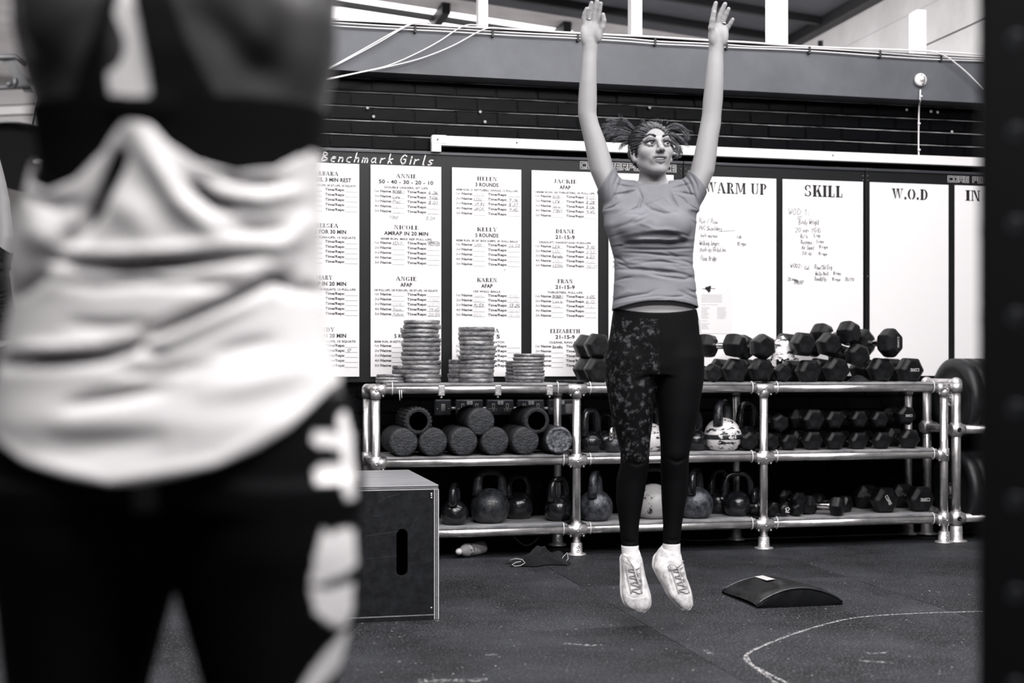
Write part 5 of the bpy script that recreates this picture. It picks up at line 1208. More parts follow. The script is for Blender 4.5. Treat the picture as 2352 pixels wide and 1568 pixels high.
def hands(v):
    # her right hand (image left), palm to the lens
    v.loft([(52,1337,1379,-10,8), (66,1334,1382,-10,10), (84,1334,1381,-9,12), (98,1337,1375,-8,12), (112,1340,1369,-7,10), (126,1348,1360,-6,5)], 12, ex=2.3)
    v.ell((1374, -17, -84), (9, 9, 17), 8); v.ell((1341, -15, -86), (8, 8, 18), 8)
    F = [[(1341,-11,-60), (1340,-16,-46), (1342,-20,-36), (1346,-25,-27)], [(1351,-11,-58), (1352,-17,-38), (1354,-22,-26), (1357,-27,-15)], [(1361,-11,-57), (1363,-18,-36), (1366,-23,-23), (1369.5,-28,-11)], [(1371,-11,-58), (1374,-17,-38), (1376,-22,-26), (1378,-27,-16)]]
    for f, r in zip(F, (5.0, 5.6, 5.8, 5.6)): v.chain(f, [r + .6, r, r - .2, r - .9], 1.4)
    v.chain([(1372,-16,-88), (1382,-22,-68), (1385,-26,-54), (1383,-30,-42)], [8, 6.4, 5.6, 4.9], 3)
    # her left hand (image right)
    v.loft([(58,1629,1668,-10,8), (70,1627,1671,-10,10), (86,1626,1669,-9,12), (100,1628,1664,-8,12), (112,1630,1658,-7,10), (126,1638,1650,-6,5)], 12, ex=2.3)
    v.ell((1634, -18, -88), (9, 9, 18), 8); v.ell((1662, -15, -88), (8, 8, 18), 8)
    F = [[(1634,-10,-62), (1636,-14,-40), (1638,-16,-26), (1641,-20,-13)], [(1645,-11,-60), (1651,-17,-40), (1656,-21,-28), (1661,-26,-17)], [(1656,-11,-62), (1661,-17,-46), (1665,-21,-37), (1669,-26,-28)], [(1666,-10,-72), (1671,-15,-65), (1675,-19,-58), (1679,-23,-51)]]
    for f, r in zip(F, (5.6, 5.8, 5.6, 5.0)): v.chain(f, [r + .6, r, r - .2, r - .9], 1.4)
    v.chain([(1634,-17,-90), (1630,-26,-70), (1632,-31,-54), (1635,-36,-38)], [8, 6.6, 6, 5.2], 3)
def body(v, low=True):
    v.loft(ARM_L, 10); v.loft(ARM_R, 10)
    v.loft(TORSO, 14, ex=2.3); v.cap((1500, 22, -380), (1502, 16, -445), 29, 36, 8)
    for s in (-1, 1): v.cap((1500 + s * 40, 14, -438), (1500 + s * 85, 10, -440), 22, 22, 14)
    head(v); hands(v)
vu = Vol((1318, -80, -760), (1692, 82, -2), 1.25); body(vu); V1, Q1 = vu.mesh(); VU = vu; V1 = relax(V1, Q1, 1, .35)
vl = Vol((1380, -70, -1300), (1630, 90, -740), 4.0); vl.loft(TORSO, 10, ex=2.3); vl.loft(LEG_L, 8, grow=-4); vl.loft(LEG_R, 8, grow=-4)
vl.cap((1448, -2, -1280), (1456, -42, -1365), 17, 14, 8); vl.cap((1540, -2, -1275), (1564, -42, -1360), 17, 14, 8); V2, Q2 = vl.mesh()
Vb = np.concatenate([V1, V2]); Qb = np.concatenate([Q1, Q2 + len(V1)])
me = np_mesh('body', jw(Vb), Qb)
# lip pigment, with shade round the eyes painted into the skin
loc_h = (Vb - HO) @ HR; lx, ly, lz = loc_h.T
face_dark = np.exp(-((lz + 33.2) / 2.4) ** 2) + np.exp(-((lz + 45.5 - .034 * lx ** 2) / 3.0) ** 2)
face_dark = np.clip(face_dark, 0, 1) * (np.abs(lx) < 18) * (ly < -41) * (np.abs(lz + 38) < 11)
socket_shade = np.clip(1.25 - (((np.abs(lx) - 19.5) / 13.5) ** 2 + ((lz - 2.0) / 8.5) ** 2), 0, 1) * (ly < -30) * .85
set_attr(me, 'face_dark', np.clip(face_dark * .8 + socket_shade, 0, 1))
M_skin = mix_mat('fair_skin', .32, .06, 'face_dark', rough=.5, bump=.12, bscale=240, spec=.28)
link('body', me, M_skin, jump)
def jl(name, v, m, par=jump, rel=1):
    V, Q = v.mesh(); V = relax(V, Q, rel, .4) if rel else V; return link(name, np_mesh(name, jw(V), Q), m, par), V
def jpt(p): return tuple(jw(np.array([p], float))[0])
# eyes, brows, teeth
M_eye = mat('eye_white', .62, .12, coat=.6); M_iris = mat('dark_iris', .012, .1, coat=.8); M_hair = mat('dark_brown_hair', .008, .42, var=.6, vscale=30, col2=.028, stretch=(1, 1, .25), spec=.35)
for s in (-1, 1):
    c = H(s * 19, -38.5, -.3); o = MB().ball(jpt(c), 9.6 * JS, 18, 12).build('eyeball', M_eye, jump)
    g = H(s * 19 + 1.0, -38.5 - 8.7, -.2); MB().ball(jpt(g), 4.4 * JS, 14, 10, (1, .35, 1)).build('iris', M_iris, jump)
    MB().tube([jpt(H(*q)) for q in ((s * 8.0, -51.5, 13.5), (s * 14, -52, 17), (s * 22, -48.5, 18.6), (s * 28, -43.5, 16.5), (s * 33, -37, 12.5))], [2.4 * JS, 2.7 * JS, 2.4 * JS, 1.7 * JS, .8 * JS], 8).build('eyebrow', M_hair, jump)
    MB().tube([jpt(H(*q)) for q in ((s * 9.5, -49, 2.0), (s * 14, -51.2, 4.0), (s * 19, -51.6, 5.0), (s * 25, -48.6, 3.8), (s * 31.5, -41.5, .2))], [.8 * JS, 1.3 * JS, 1.5 * JS, 1.5 * JS, .9 * JS], 6).build('eyelashes', mat('black_lashes', .006, .5), jump)
m = MB()
tp = [jpt(H(x, -49.0 + .026 * x * x, -34.0)) for x in np.linspace(-12, 12, 9)]; bt = [jpt(H(x, -48.8 + .026 * x * x, -38.6 + .012 * x * x)) for x in np.linspace(-12, 12, 9)]
m.add(tp + bt, [(i, i + 1, i + 10, i + 9) for i in range(8)], True); m.build('teeth', mat('tooth_enamel', .82, .25), jump)
# hair: cap over the skull, then flying strands
vh = Vol((1430, -75, -420), (1570, 85, -262), 1.4)
vh.ell(H(0, 14, 17), (49, 56, 47), 0, R=HR); vh.ell(H(0, 52, 2), (40, 22, 38), 12, R=HR); vh.cap(H(-38, 4, 4), H(-37, 10, -34), 12, 7, 8); vh.cap(H(38, 4, 4), H(37, 10, -30), 12, 7, 8)
vh.ell(H(0, -58, -22), (38, 58, 66), 5, True, R=HR); vh.ell(H(0, -20, -72), (60, 60, 40), 6, True, R=HR)
Vh, Qh = vh.mesh(); lh = (Vh - HO) @ HR; ang = np.arctan2(lh[:, 0], lh[:, 2] - 5)
Vh = Vh + ((Vh - H(0, 12, 14)) / 50.0) * (1.0 * np.sin(46 * ang + .05 * lh[:, 1]) + .8 * np.sin(29 * ang - .11 * lh[:, 1] + 1))[:, None]
hair = link('hair', np_mesh('hair', jw(Vh), Qh), M_hair, jump)
ms = MB()
def strand(pts, r=1.0, jit=2.0, seg=5):
    pts = [np.array(p, float) for p in pts]; out = []
    off = [rng.normal(0, jit * (.3 + .7 * i / (len(pts) - 1)), 3) for i in range(len(pts))]; pts = [p + o for p, o in zip(pts, off)]
    for i in range(len(pts) - 1):
        p0, p1, p2, p3 = pts[max(i-1, 0)], pts[i], pts[i+1], pts[min(i+2, len(pts)-1)]
        for k in range(5): t = k / 5; out.append(.5 * ((2*p1) + (p2-p0)*t + (2*p0-5*p1+4*p2-p3)*t*t + (-p0+3*p1-3*p2+p3)*t**3))
    out.append(pts[-1]); n = len(out); ms.tube([jpt(p) for p in out], [r * JS * (1 - .75 * (i / (n - 1)) ** 1.5) for i in range(n)], 4)
L_ = [[(1472,30,-300), (1450,26,-284), (1432,20,-271), (1426,16,-266)], [(1470,30,-300), (1448,30,-283), (1425,26,-272), (1396,20,-270)], [(1468,32,-304), (1445,30,-288), (1415,26,-278), (1386,20,-289)], [(1466,32,-308), (1438,30,-296), (1410,26,-290), (1384,20,-302)], [(1464,32,-312), (1440,32,-302), (1412,28,-300), (1394,24,-311)], [(1462,34,-318), (1444,32,-312), (1425,30,-312), (1412,26,-322)], [(1460,34,-322), (1446,34,-322), (1434,30,-326), (1426,28,-338)]]
for i, b in enumerate(L_):
    for k in range(30): strand(b, .45 + .45 * rng.random(), 4.2)
R_ = [[(1532,26,-290), (1552,24,-282), (1572,20,-290), (1584,18,-306), (1580,18,-318)], [(1534,26,-294), (1556,24,-288), (1574,22,-300), (1578,20,-318)], [(1538,26,-300), (1556,24,-306), (1570,22,-318), (1581,20,-334)], [(1540,26,-308), (1552,26,-318), (1560,24,-334), (1556,22,-350), (1548,22,-352)], [(1540,28,-314), (1554,26,-326), (1566,24,-338), (1564,22,-352), (1552,22,-358)], [(1538,28,-318), (1546,28,-332), (1556,26,-342), (1566,22,-346)]]
for i, b in enumerate(R_):
    for k in range(24): strand(b, .4 + .45 * rng.random(), 4.2)
for k in range(14): x = 1470 + 60 * rng.random(); strand([(x, 0, -283), (x + rng.normal(0, 4), 0, -279), (x + rng.normal(4, 9), 4, -272)], .45, 1.5)
ms.build('flying_strands', mat('lit_hair_strands', .022, .4, var=.6, vscale=60, col2=.13), hair)['kind'] = 'stuff'  # frizz highlights put into a lighter strand colour
# ring on her right hand, ring on her left hand
for c in ((1352, -16, -49), (1660, -16, -58)): MB().lathe([(5.6 * JS, -1.2 * JS), (6.4 * JS, 0), (5.6 * JS, 1.2 * JS)], 16, Matrix.Translation(jpt(c)) @ Matrix.Rotation(.25, 4, 'Y')).build('finger_ring', M_chrome, jump)

# T-shirt
TEE = [(425,1452,1550,8,40), (450,1412,1584,7,50), (484,1387,1600,4,60), (520,1387,1598,-1,64), (555,1400,1594,-1,58), (595,1411,1591,2,50), (640,1411,1596,1,58), (690,1408,1601,0,70), (725,1404,1606,0,73)]
vt = Vol((1358, -92, -735), (1632, 90, -372), 1.5)
vt.loft([r for r in ARM_L if 350 < r[0]] + [(484, 1392, 1456, 8, 42)], 8, grow=5.5); vt.loft([r for r in ARM_R if 350 < r[0]] + [(484, 1544, 1600, 8, 42)], 8, grow=5.5)
vt.loft(TEE, 14, ex=2.35)
for s in (-1, 1): vt.cap((1500 + s * 44, 14, -441), (1500 + s * 85, 10, -440), 29, 31, 12); vt.ell((1499 + s * 42, -45, -522), (39, 30, 36), 14)
vt.ell((1500, -46, -535), (66, 24, 24), 14)
fold = [([(1455,548),(1500,545),(1545,547),(1562,560)],6,6), ([(1425,567),(1470,563),(1530,566),(1585,560)],5,6), ([(1421,574),(1470,577),(1530,577),(1588,573)],3.2,5), ([(1428,583),(1480,586),(1540,592),(1580,592)],3.0,4.5),
        ([(1470,606),(1510,604),(1555,609)],3.4,4.5), ([(1413,620),(1460,622),(1510,626),(1560,632),(1590,640)],4.2,7), ([(1478,632),(1520,640),(1565,645),(1590,636)],3.2,5), ([(1415,604),(1430,612),(1444,620)],3,3),
        ([(1408,690),(1440,684),(1480,678),(1500,668)],3.0,3.5), ([(1500,690),(1540,686),(1575,680)],2.6,2.5), ([(1548,670),(1580,682),(1600,690)],3,3), ([(1412,646),(1430,642),(1450,640)],2.5,2.5), ([(1412,590),(1425,600),(1435,608)],3,3),
        ([(1462,436),(1470,460),(1462,482),(1440,494)],3.4,5), ([(1532,440),(1540,462),(1548,478),(1556,486)],3.4,5), ([(1470,470),(1490,488),(1520,498),(1552,494)],4,3.5), ([(1548,452),(1566,462),(1576,480)],3,3.5), ([(1420,455),(1438,446),(1458,440)],3,3.5),
        ([(1462,433),(1436,430),(1412,426)],2.8,4), ([(1460,440),(1438,445),(1410,452),(1398,470)],3,4), ([(1538,438),(1560,430),(1585,424)],3,4), ([(1540,444),(1565,446),(1590,452),(1598,470)],3,4), ([(1420,400),(1408,428),(1400,460)],2.6,3), ([(1408,396),(1396,424),(1390,452)],2.4,3), ([(1430,408),(1418,432),(1408,462)],2.4,3),
        ([(1572,398),(1584,426),(1592,456)],2.6,3), ([(1584,402),(1596,428),(1600,452)],2.4,3), ([(1562,404),(1576,434),(1588,464)],2.4,3), ([(1386,484),(1402,480),(1420,470)],1.6,2.5), ([(1600,485),(1586,480),(1572,468)],1.6,2.5),
        ([(1440,505),(1470,515),(1500,505)],9,-2.5), ([(1480,538),(1520,535),(1552,540)],5,-4), ([(1430,557),(1480,556),(1540,557),(1580,552)],3.5,-2.5), ([(1420,632),(1480,634),(1540,645)],6,-3), ([(1410,700),(1450,694),(1500,688),(1560,690),(1600,700)],2.2,-1.2), ([(1410,696),(1450,689),(1500,683),(1560,685),(1600,695)],1.4,1.5)]
for f in fold: vt.fold(*f, ymax=8)
for i in range(46):                               # smaller creases of stretched jersey
    x, p = 1405 + 190 * rng.random(), 470 + 225 * rng.random(); L_n = 16 + 26 * rng.random(); a = rng.normal(0, .25) + (.5 if x > 1500 else -.5) * (p < 520); dx, dp = L_n * math.cos(a), L_n * math.sin(a)
    vt.fold([(x - dx, p - dp), (x, p + rng.normal(0, 2)), (x + dx, p + dp)], 2.2 + 2 * rng.random(), rng.choice([1, 1, -1]) * (.8 + 1.2 * rng.random()), ymax=8)
vt.shell(4.0)
vt.cut(lambda X, Pp, Y: Pp - (693 + 15 * ((X - 1512) / 95.0) ** 2 + np.clip((Y - 0) * .12, 0, 9)))
vt.cut(lambda X, Pp, Y: np.where(X < 1480, (X - 1393) * -.83 + (Pp - 408) * -.56, -50))
vt.cut(lambda X, Pp, Y: np.where(X > 1520, (X - 1598) * .775 + (Pp - 410) * -.632, -50))
vt.ell((1500, 2, -413), (37, 60, 19), 3, True)
o, _ = jl('t_shirt', vt, mat('grey_jersey', .19, .8, bump=.25, bscale=700, var=.08, vscale=4, spec=.2), rel=1)
# leggings
def waist(X): return 708 + 12 * (1 - ((X - 1507) / 100.0) ** 2)
vg = Vol((1380, -72, -1275), (1630, 92, -695), 2.0)
vg.loft(LEG_L, 3, grow=2.2); vg.loft(LEG_R, 3, grow=2.2); vg.loft([(t[0], t[1], t[2], t[3], t[4]) for t in TORSO if t[0] > 660] + [(860, 1396, 1612, 8, 60)], 10, grow=2.4, ex=2.3)
vg.ell((1506, 2, -842), (6, 50, 12), 6)
for f in [([(1506, 835), (1508, 800), (1510, 745)], 4, 2), ([(1440, 1058), (1460, 1064), (1484, 1056)], 4, 3), ([(1530, 1050), (1550, 1058), (1574, 1048)], 4, 3), ([(1432, 1240), (1448, 1244), (1462, 1238)], 3, 2), ([(1528, 1236), (1544, 1240), (1558, 1234)], 3, 2), ([(1500, 850), (1470, 870), (1440, 880)], 5, 2)]: vg.fold(*f, ymax=8)
vg.cut(lambda X, Pp, Y: waist(X) - Pp + np.clip(-Y * 0, 0, 1)); vg.cut(lambda X, Pp, Y: Pp - np.where(X < 1500, 1257 + .02 * (X - 1447), 1250))
o, Vg = jl('leggings', vg, None); p = -Vg[:, 2]
side = np.clip((1508 - Vg[:, 0]) / 3 + .5, 0, 1) * (Vg[:, 1] < 45)
set_attr(o.data, 'camo', side * np.clip((p - waist(Vg[:, 0]) - 14) / 4, 0, 1) * np.clip((1066 - p) / 14, 0, 1) * (.55 + .45 * np.clip(np.abs(p - 880) / 160, 0, 1)))
o.data.materials.append(mix_mat('patterned_leggings', .003, .26, 'camo', .7, (38, .53, .80), bump=.08, bscale=300, spec=.10))
pr = MB(); pr.ribbon([jpt((1603, -24, -738)), jpt((1605, -22, -752)), jpt((1606, -21, -766))], .010, Vector((.6, -.8, 0))); pr.build('logo', mat('pale_logo', .6, .5), o)
# socks and running shoes
SH_L = [(1262,1431,1468,6,24), (1280,1427,1474,3,31), (1300,1427,1477,-6,34), (1320,1427,1480,-16,32), (1340,1425,1485,-28,28), (1360,1425,1490,-40,24), (1376,1430,1490,-48,17), (1384,1437,1487,-53,12), (1390,1447,1480,-56,7), (1394,1457,1471,-58,2)]
SH_R = [(1252,1524,1563,10,20), (1264,1512,1563,8,26), (1280,1504,1566,3,32), (1300,1501,1569,-6,36), (1320,1510,1573,-16,32), (1340,1522,1580,-28,28), (1358,1530,1584,-40,24), (1372,1542,1584,-48,17), (1380,1550,1583,-53,11), (1385,1557,1579,-56,6), (1388,1564,1573,-58,2)]
M_sock = mat('white_sock', .80, .8, bump=.3, bscale=200); M_shoe = mat('pale_mesh_upper', .62, .7, var=.25, vscale=40, bump=.5, bscale=420); M_sole = mat('white_midsole', .82, .5); M_tread = mat('dark_outsole', .03, .6); M_lace = mat('grey_lace', .34, .7); M_ovl = mat('grey_shoe_overlay', .36, .6)
for rows_, sx, leg, tilt in ((SH_L, 1447, LEG_L, 0), (SH_R, 1543, LEG_R, 1)):
    vs_ = Vol((sx - 40, -60, -1330), (sx + 40, 50, -1235), 1.6)
    vs_.loft([r for r in leg if r[0] >= 1200], 4, grow=3.0); vs_.cut(lambda X, Pp, Y: (1252 - 4 * tilt) - Pp); vs_.fold([(sx - 20, 1272), (sx, 1275), (sx + 18, 1272)], 2, 1.5)
    jl('sock', vs_, M_sock)
    T = np.array(rows_, float)
    def g(i, p): return np.interp(p, T[:, 0], T[:, i])
    vv = Vol((1415, -84, -1402), (1600, 62, -1238), 1.6) if False else Vol((sx - 60, -84, -1402), (sx + 62, 62, -1238), 1.6)
    vv.loft(rows_, 4, ex=2.4)
    vv.cut(lambda X, Pp, Y: (1266 - 8 * tilt) - Pp - Y * .28)                                    # collar, higher at the heel
    lg = [r for r in leg if r[0] >= 1200]; vv.loft([(r[0], r[1] + 1, r[2] - 1, r[3], r[4] + 1) for r in lg if r[0] <= 1290], 3, grow=1.5, sub=True)
    cx0 = (g(1, 1310) + g(2, 1310)) / 2
    if tilt: F_ = [([(1528,1300),(1534,1330),(1540,1352)],2.2,2), ([(1514,1306),(1524,1338),(1534,1362)],2,1.6), ([(1572,1300),(1574,1330),(1576,1352)],2,1.5)]
    else: F_ = [([(1434,1300),(1436,1326),(1440,1346)],2.2,2), ([(1470,1300),(1470,1326),(1472,1350)],2.2,2), ([(1430,1352),(1450,1362),(1480,1356)],2,1.5)]
    for f in F_: vv.fold(*f, ymax=10)
    sh, _ = jl('shoe', vv, M_shoe)
    vo = Vol((sx - 64, -90, -1406), (sx + 66, 70, -1238), 1.8)
    so = [(r[0] + 2, r[1] - 2.5, r[2] + 2.5, r[3] + r[4] * .62, r[4] * .42 + 3) for r in rows_ if r[0] > 1276]; q0 = so[0]
    vo.loft([(q0[0] - 13, q0[1] + 12, q0[2] - 12, q0[3] + 2, q0[4] * .4), (q0[0] - 6, q0[1] + 4, q0[2] - 4, q0[3] + 1, q0[4] * .8)] + so, 4, ex=2.6); vo.fold([(r[1] + 2, r[0]) for r in rows_ if r[0] > 1290], 1.2, 1.2, ymax=60)
    jl('midsole', vo, M_sole, sh)
    vd = Vol((sx - 40, -90, -1406), (sx + 62, 80, -1250), 2.2)
    vd.loft([(r[0] + 3, r[1] + 3, r[2] - 3, r[3] + r[4] * .98 + 2, max(4, r[4] * .22)) for r in rows_ if r[0] > 1276], 4, ex=2.6); jl('outsole', vd, M_tread, sh)
    def surf(x, p, lift=1.6):
        c, a = (g(1, p) + g(2, p)) / 2, (g(2, p) - g(1, p)) / 2; u = min(.98, abs(x - c) / a); return (x, g(3, p) - g(4, p) * (1 - u ** 2.4) ** (1 / 2.4) - lift, -p)
    lc = lambda p: (1452 + (p - 1300) * .08) if not tilt else (1552 + (p - 1300) * .22)
    for i, pp in enumerate(range(1300, 1350, 7)):                                                 # laces, eyelet tapes, bow
        w_ = 13 - .07 * (pp - 1300); c = lc(pp)
        MB().tube([jpt(surf(c + w_ * t, pp + (3 if t > 0 else -1) * (1 - abs(t)) * .6 + (2.5 * t if i % 2 else -2.5 * t), 2.0)) for t in np.linspace(-1, 1, 7)], 1.5 * JS, 6).build('lace', M_lace, sh)
    for s in (-1, 1):
        mo = MB(); mo.tube([jpt(surf(lc(pp) + s * (15.5 - .07 * (pp - 1300)), pp, .6)) for pp in range(1292, 1354, 6)], 2.0 * JS, 6); mo.build('eyelet_strip', M_ovl, sh)
    c = lc(1296); b0 = surf(c, 1297, 3)
    def bow(pts): MB().tube([jpt((b0[0] + a, b0[1] - 3 + d_, b0[2] - b)) for a, b, d_ in pts], 1.3 * JS, 6).build('lace_bow', M_lace, sh)
    if not tilt:
        bow([(0,0,0), (-10,-8,-4), (-22,-14,-4), (-27,-22,-2), (-24,-28,0), (-16,-24,0), (-8,-12,-2), (0,0,0)]); bow([(0,0,0), (8,12,-4), (17,26,-10), (18,36,-16), (10,34,-16), (4,18,-10), (0,0,0)]); bow([(0,0,0), (5,14,-6), (9,30,-14), (13,40,-20)])
    else:
        bow([(0,0,0), (-8,-6,-4), (-18,-8,-4), (-23,-3,-2), (-18,4,-2), (-8,3,-2), (0,0,0)]); bow([(0,0,0), (8,-8,-2), (12,-16,0), (14,-14,0)]); bow([(0,0,0), (10,14,-6), (16,30,-14), (14,42,-20), (8,30,-16), (4,12,-8), (0,0,0)])
# ------------------------------------------------------------------ person with her back to the lens, close and out of focus
FS = 1.40 / FPX
F0 = P(395, 845, 1.40)
def fwp(V): return np.stack([(V[:, 0] - 395) * FS, V[:, 1] * FS, CAMH + (HY + V[:, 2]) * FS], 1)
fro = thing('person', 'person seen from behind in a white tank top and black leggings, close to the camera', 'person', (F0.x, F0.y, 0), rotz=-YAW)
TB = [(-190,190,600,60,120), (-120,70,715,40,165), (-40,28,768,20,200), (60,36,774,5,215), (160,62,766,0,220), (260,92,742,0,216), (360,108,726,0,206), (480,116,712,0,198), (600,112,712,0,196), (720,92,728,0,212), (850,46,768,0,238), (960,10,798,0,252), (1060,-2,814,0,258), (1150,-6,818,0,252)]
FL = [(1100,-3,402,5,248), (1250,-1,400,0,230), (1330,6,396,0,214), (1400,14,377,0,204), (1568,32,332,0,184), (1800,68,296,0,160), (2100,92,272,8,138), (2250,96,266,10,124), (2450,92,268,34,122), (2650,120,236,34,86), (2790,132,222,20,72)]
FR = [(1100,404,821,5,248), (1250,406,821,0,230), (1330,411,814,0,214), (1400,431,805,0,204), (1568,479,764,0,184), (1800,520,738,0,160), (2100,545,722,8,138), (2250,550,718,10,124), (2450,548,722,34,122), (2650,580,692,34,86), (2790,592,680,20,72)]
vb = Vol((-70, -290, -2880), (860, 420, 1500), 9.0)
vb.loft(TB, 40, ex=2.35); vb.loft(FL, 30); vb.loft(FR, 30)
vb.cap((395, 60, 80), (395, 40, 330), 120, 105, 60)
# raised arms, hands with fingers, head
for s, x in ((-1, 110), (1, 685)):
    vb.chain([(x, 20, 110), (x - s * -12, 0, 520), (x + s * 20, -20, 760), (x + s * 6, 30, 1120)], [112, 88, 74, 48], 50)
    vb.ell((x + s * 6, 34, 1205), (66, 26, 80), 20)
    for i, (dx, l) in enumerate(((-46, 120), (-16, 150), (14, 160), (44, 140))): vb.chain([(x + s * 6 + dx, 34, 1260), (x + s * 6 + dx * 1.2, 44, 1260 + l * .6), (x + s * 6 + dx * 1.3, 62, 1260 + l)], [17, 16, 13], 6)
    vb.chain([(x - s * 50, 36, 1160), (x - s * 92, 50, 1225), (x - s * 104, 62, 1275)], [24, 19, 15], 8)
vb.ell((395, 40, 520), (155, 185, 200), 30); vb.ell((395, 130, 420), (118, 110, 140), 60); vb.ell((395, 240, 440), (22, 30, 34), 16)
for s in (-1, 1): vb.ell((395 + s * 155, 60, 460), (16, 34, 56), 10); vb.ell((395 + s * 55, 222, 505), (30, 22, 20), 14, True)
# shoulder blades and the hollow along the spine
for s in (-1, 1): vb.ell((395 + s * 190, -176, -60), (90, 40, 120), 60); vb.ell((395 + s * 70, -140, -420), (50, 36, 220), 50)
vb.fold([(395, -200), (398, 100), (398, 420), (398, 700)], 34, 16, ymax=0)
vb.fold([(300, 60), (200, 170), (120, 240)], 40, 12, ymax=0); vb.fold([(490, 60), (590, 170), (690, 240)], 40, 12, ymax=0)
for s, x in ((-1, 178), (1, 636)): vb.chain([(x, 30, -2780), (x + s * 6, 60, -2810), (x + s * 20, 330, -2830)], [70, 66, 50], 40)
V, Q = vb.mesh(); M_skin2 = mat('dark_skin', (.030,.029,.030), .36, bump=.10, bscale=160, spec=.45)  # one even near-black tone over the whole body
link('body', np_mesh('body', fwp(relax(V, Q, 2, .4)), Q), M_skin2, fro)
def flk(name, v, m, par=fro, rel=2):
    V, Q = v.mesh(); V = relax(V, Q, rel, .45); return link(name, np_mesh(name, fwp(V), Q), m, par), V
# black sports bra: band, twisted centre, two straps
LST = [(232,264), (262,190), (298,95), (316,20), (320,-90), (352,-90), (344,20), (320,110), (312,200), (316,264)]; RST = [(412,282), (398,180), (378,90), (362,20), (362,-90), (424,-90), (446,40), (488,150), (548,264)]
def seg_dist(poly, X, Pz):
    x, y = np.broadcast_arrays(X, Pz); sh = x.shape; x, y = x.ravel().astype(float), y.ravel().astype(float); ins = inside(poly, x, y); best = np.full(x.shape, 1e9)
    for a, b in zip(poly, poly[1:] + poly[:1]):
        dx, dy = b[0] - a[0], b[1] - a[1]; t = np.clip(((x - a[0]) * dx + (y - a[1]) * dy) / (dx * dx + dy * dy), 0, 1); best = np.minimum(best, np.hypot(x - a[0] - t * dx, y - a[1] - t * dy))
    return np.where(ins, -best, best).reshape(sh)
vr = Vol((40, -270, -540), (800, 250, 110), 5.0); vr.loft(TB, 40, grow=11, ex=2.35)
for s in (-1, 1): vr.ell((395 + s * 190, -185, -60), (90, 40, 120), 60)
vr.ell((388, -206, -285), (70, 20, 34), 24); vr.shell(12)
X2, P2 = vr.ax[0][:, None], -vr.ax[2][None, :]
band = np.maximum(258 + 10 * np.exp(-((X2 - 388) / 70.0) ** 2) - P2, P2 - 520); back = np.minimum(band, np.minimum(seg_dist(LST, X2, P2), seg_dist(RST, X2, P2)))
fr = np.minimum(band, np.minimum(seg_dist([(150, 300), (200, -40), (290, -90), (300, -40), (310, 300)], X2, P2), seg_dist([(480, 300), (490, -40), (500, -90), (590, -40), (640, 300)], X2, P2)))
k = (vr.ax[1] < 0)[None, :, None]; vr.F = np.maximum(vr.F, np.where(k, back[:, None, :], fr[:, None, :]).astype(np.float32))
flk('sports_bra', vr, mat('black_stretch_fabric', .003, .8, spec=.08))
# white tank top: racer back strip under the bra, wide drape below
TT = [(-90,60,750,20,190), (60,36,774,5,218), (260,92,742,0,220), (330,96,738,0,222), (400,84,737,0,224), (480,62,735,0,226), (560,46,735,0,230), (620,37,736,0,233), (700,43,743,0,239), (760,30,753,0,246), (830,16,766,0,256), (900,4,788,0,266), (960,-2,804,0,286), (1060,-6,816,0,292), (1130,-6,818,0,292)]
TOP = [(60,330), (90,365), (112,436), (170,462), (240,440), (300,384), (336,330), (352,306), (378,300), (402,318), (440,364), (500,404), (580,425), (660,410), (715,366), (737,310), (780,300)]
HEM = [(-30,905), (5,935), (60,1000), (150,1046), (250,1072), (340,1087), (400,1086), (480,1070), (560,1050), (640,1015), (700,975), (745,925), (790,868), (830,850)]
vtk = Vol((-40, -320, -1100), (840, 300, 60), 5.0); vtk.loft(TT, 30, ex=2.3)
FO = [([(180,606),(260,622),(350,628),(470,620),(570,606),(650,600)],15,34), ([(200,600),(262,556),(296,490),(330,420),(352,370)],22,26), ([(366,800),(430,768),(500,735),(570,700),(640,660),(690,640)],14,30), ([(70,838),(130,828),(220,826),(310,820),(390,802),(430,812)],15,32),
      ([(230,930),(320,910),(400,896),(460,886)],15,14), ([(170,1000),(260,1010),(360,1004),(470,990)],34,12), ([(480,450),(540,492),(590,506)],16,22), ([(520,436),(600,446),(690,440)],13,12), ([(560,540),(620,548),(680,540)],14,10), ([(480,660),(540,668),(600,664)],16,10), ([(200,660),(300,672),(400,664),(520,672)],12,10),
      ([(230,752),(320,758),(420,752)],12,9), ([(540,822),(600,802),(670,786)],16,9), ([(640,640),(690,670),(740,672)],14,14), ([(90,690),(150,660),(190,640)],14,12), ([(110,470),(200,500),(260,496)],14,10), ([(330,850),(440,858),(540,838)],12,8),
      ([(372,330),(420,410),(470,490),(560,570)],26,-16), ([(120,520),(160,560),(220,580)],40,-14), ([(180,595),(300,606),(440,600),(640,582)],16,-12), ([(340,812),(430,790),(540,738),(640,690)],18,-12), ([(100,808),(220,806),(330,800)],16,-12), ([(300,470),(380,520),(420,590)],40,-10), ([(20,980),(150,1040),(340,1078),(560,1042),(740,930)],14,-6), ([(540,470),(640,480),(720,450)],16,-10), ([(640,600),(700,560),(730,500)],20,-10), ([(500,900),(620,880),(740,840)],30,-10)]
for f in FO: vtk.fold(f[0], f[1], f[2] * (1.45 if f[2] > 13 else 1.25), ymax=30)
vtk.shell(14)
X2, P2 = vtk.ax[0][:, None], -vtk.ax[2][None, :]
tp = np.interp(X2.ravel(), *np.array(TOP, float).T)[:, None]; hm = np.interp(X2.ravel(), *np.array(HEM, float).T)[:, None]
strip = seg_dist([(318,310), (306,230), (314,110), (330,10), (336,-60), (356,-60), (362,10), (384,110), (412,230), (424,310)], X2, P2)
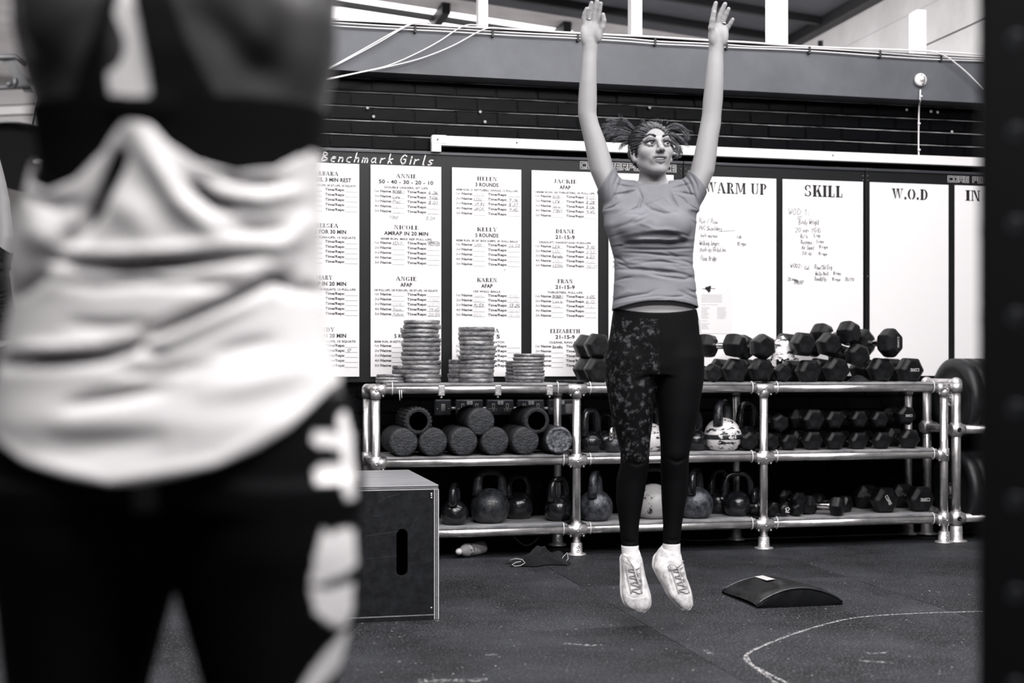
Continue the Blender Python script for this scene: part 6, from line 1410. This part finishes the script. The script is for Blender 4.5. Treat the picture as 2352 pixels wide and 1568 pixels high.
low = np.maximum(tp - P2, P2 - hm); msk = np.minimum(low, strip); frontm = np.maximum(np.maximum(250 - P2, P2 - hm), -1e9)
k = (vtk.ax[1] < 20)[None, :, None]; vtk.F = np.maximum(vtk.F, np.where(k, msk[:, None, :], frontm[:, None, :]).astype(np.float32))
flk('tank_top', vtk, mat('white_jersey', .60, .75, bump=.05, bscale=300, spec=.2))
# black leggings with pale printed shapes down the outer right thigh
vk = Vol((-40, -300, -2760), (850, 290, -880), 8.0); vk.loft(FL, 16, grow=8); vk.loft(FR, 16, grow=8); vk.loft([r for r in TB if r[0] > 800], 30, grow=8, ex=2.3); vk.ell((404, 0, -1240), (60, 190, 70), 50)
vk.fold([(403, 1000), (404, 1150), (404, 1280)], 26, 20, ymax=0); vk.cut(lambda X, Pp, Y: 905 - Pp); vk.cut(lambda X, Pp, Y: Pp - 2700)
V, Q = vk.mesh(); V = relax(V, Q, 2, .45); o = link('leggings', np_mesh('leggings', fwp(V), Q), None, fro)
PRT = [[(786,950),(800,945),(812,1000),(826,1135),(812,1140),(800,1100),(752,1092),(748,1068),(758,1054),(800,1060),(796,1024),(746,1010),(742,992),(752,982),(792,990)],
       [(766,1195),(782,1206),(800,1200),(822,1206),(824,1290),(800,1305),(740,1312),(752,1250)], [(738,1322),(756,1322),(774,1332),(800,1324),(818,1330),(812,1400),(800,1428),(780,1412),(750,1380)], [(798,1436),(804,1450),(792,1520),(770,1536),(740,1560),(716,1600),(700,1568),(740,1500),(770,1466)], [(700,1700),(740,1640),(752,1720),(726,1820),(690,1840)], [(690,1900),(730,1880),(728,1990),(694,2040),(672,1980)]]
pm = np.zeros(len(V), bool)
for po in PRT: pm |= inside(po, V[:, 0], -V[:, 2]) & (V[:, 1] < 60)
set_attr(o.data, 'print', pm.astype(float)); o.data.materials.append(mix_mat('printed_leggings', .0025, .75, 'print', .8, spec=.06))
# hair gathered in a bun, trainers
vv = Vol((200, -230, 250), (590, 260, 860), 7.0); vv.ell((395, 20, 545), (172, 200, 205), 0); vv.ell((395, 250, 430), (150, 150, 200), 20, True); vv.ell((395, -120, 740), (90, 80, 80), 20); flk('hair', vv, M_hair)
for s, x in ((-1, 178), (1, 636)):
    vs_ = Vol((x - 140, -130, -2885), (x + 150, 460, -2690), 6.0); vs_.chain([(x, 20, -2790), (x + s * 6, 60, -2800), (x + s * 20, 330, -2815)], [86, 82, 66], 40); vs_.cut(lambda X, Pp, Y: Pp - 2845); vs_.cut(lambda X, Pp, Y: 2718 + np.clip(Y, 0, 200) * .25 - Pp)
    sh, _ = flk('trainer', vs_, mat('dark_trainer', .03, .6)); vo = Vol((x - 140, -130, -2880), (x + 150, 460, -2820), 6.0); vo.chain([(x, 20, -2800), (x + s * 20, 330, -2815)], [92, 72], 10); vo.cut(lambda X, Pp, Y: np.maximum(Pp - 2868, 2838 - Pp)); flk('sole', vo, M_sole, sh)
# ------------------------------------------------------------------ third exerciser at the left edge, mostly outside the frame
T0 = P(124, 845, 6.4)
thr = thing('person', 'person in black at the left edge, only a raised arm and side showing', 'person', (T0.x, T0.y, -.077), rot=(0, -.245, -YAW))
M_black_tee = mat('black_tee', .006, .7, spec=.2)
for ch in list(jump.children):
    if ch.name.split('.')[0] in ('body', 't_shirt', 'leggings', 'sock', 'shoe', 'hair', 'eyeball', 'iris', 'eyebrow', 'teeth'):
        c = copy_tree(ch, thr)
        if ch.name.startswith('t_shirt') or ch.name.startswith('leggings'):
            c.material_slots[0].link = 'OBJECT'; c.material_slots[0].material = M_black_tee
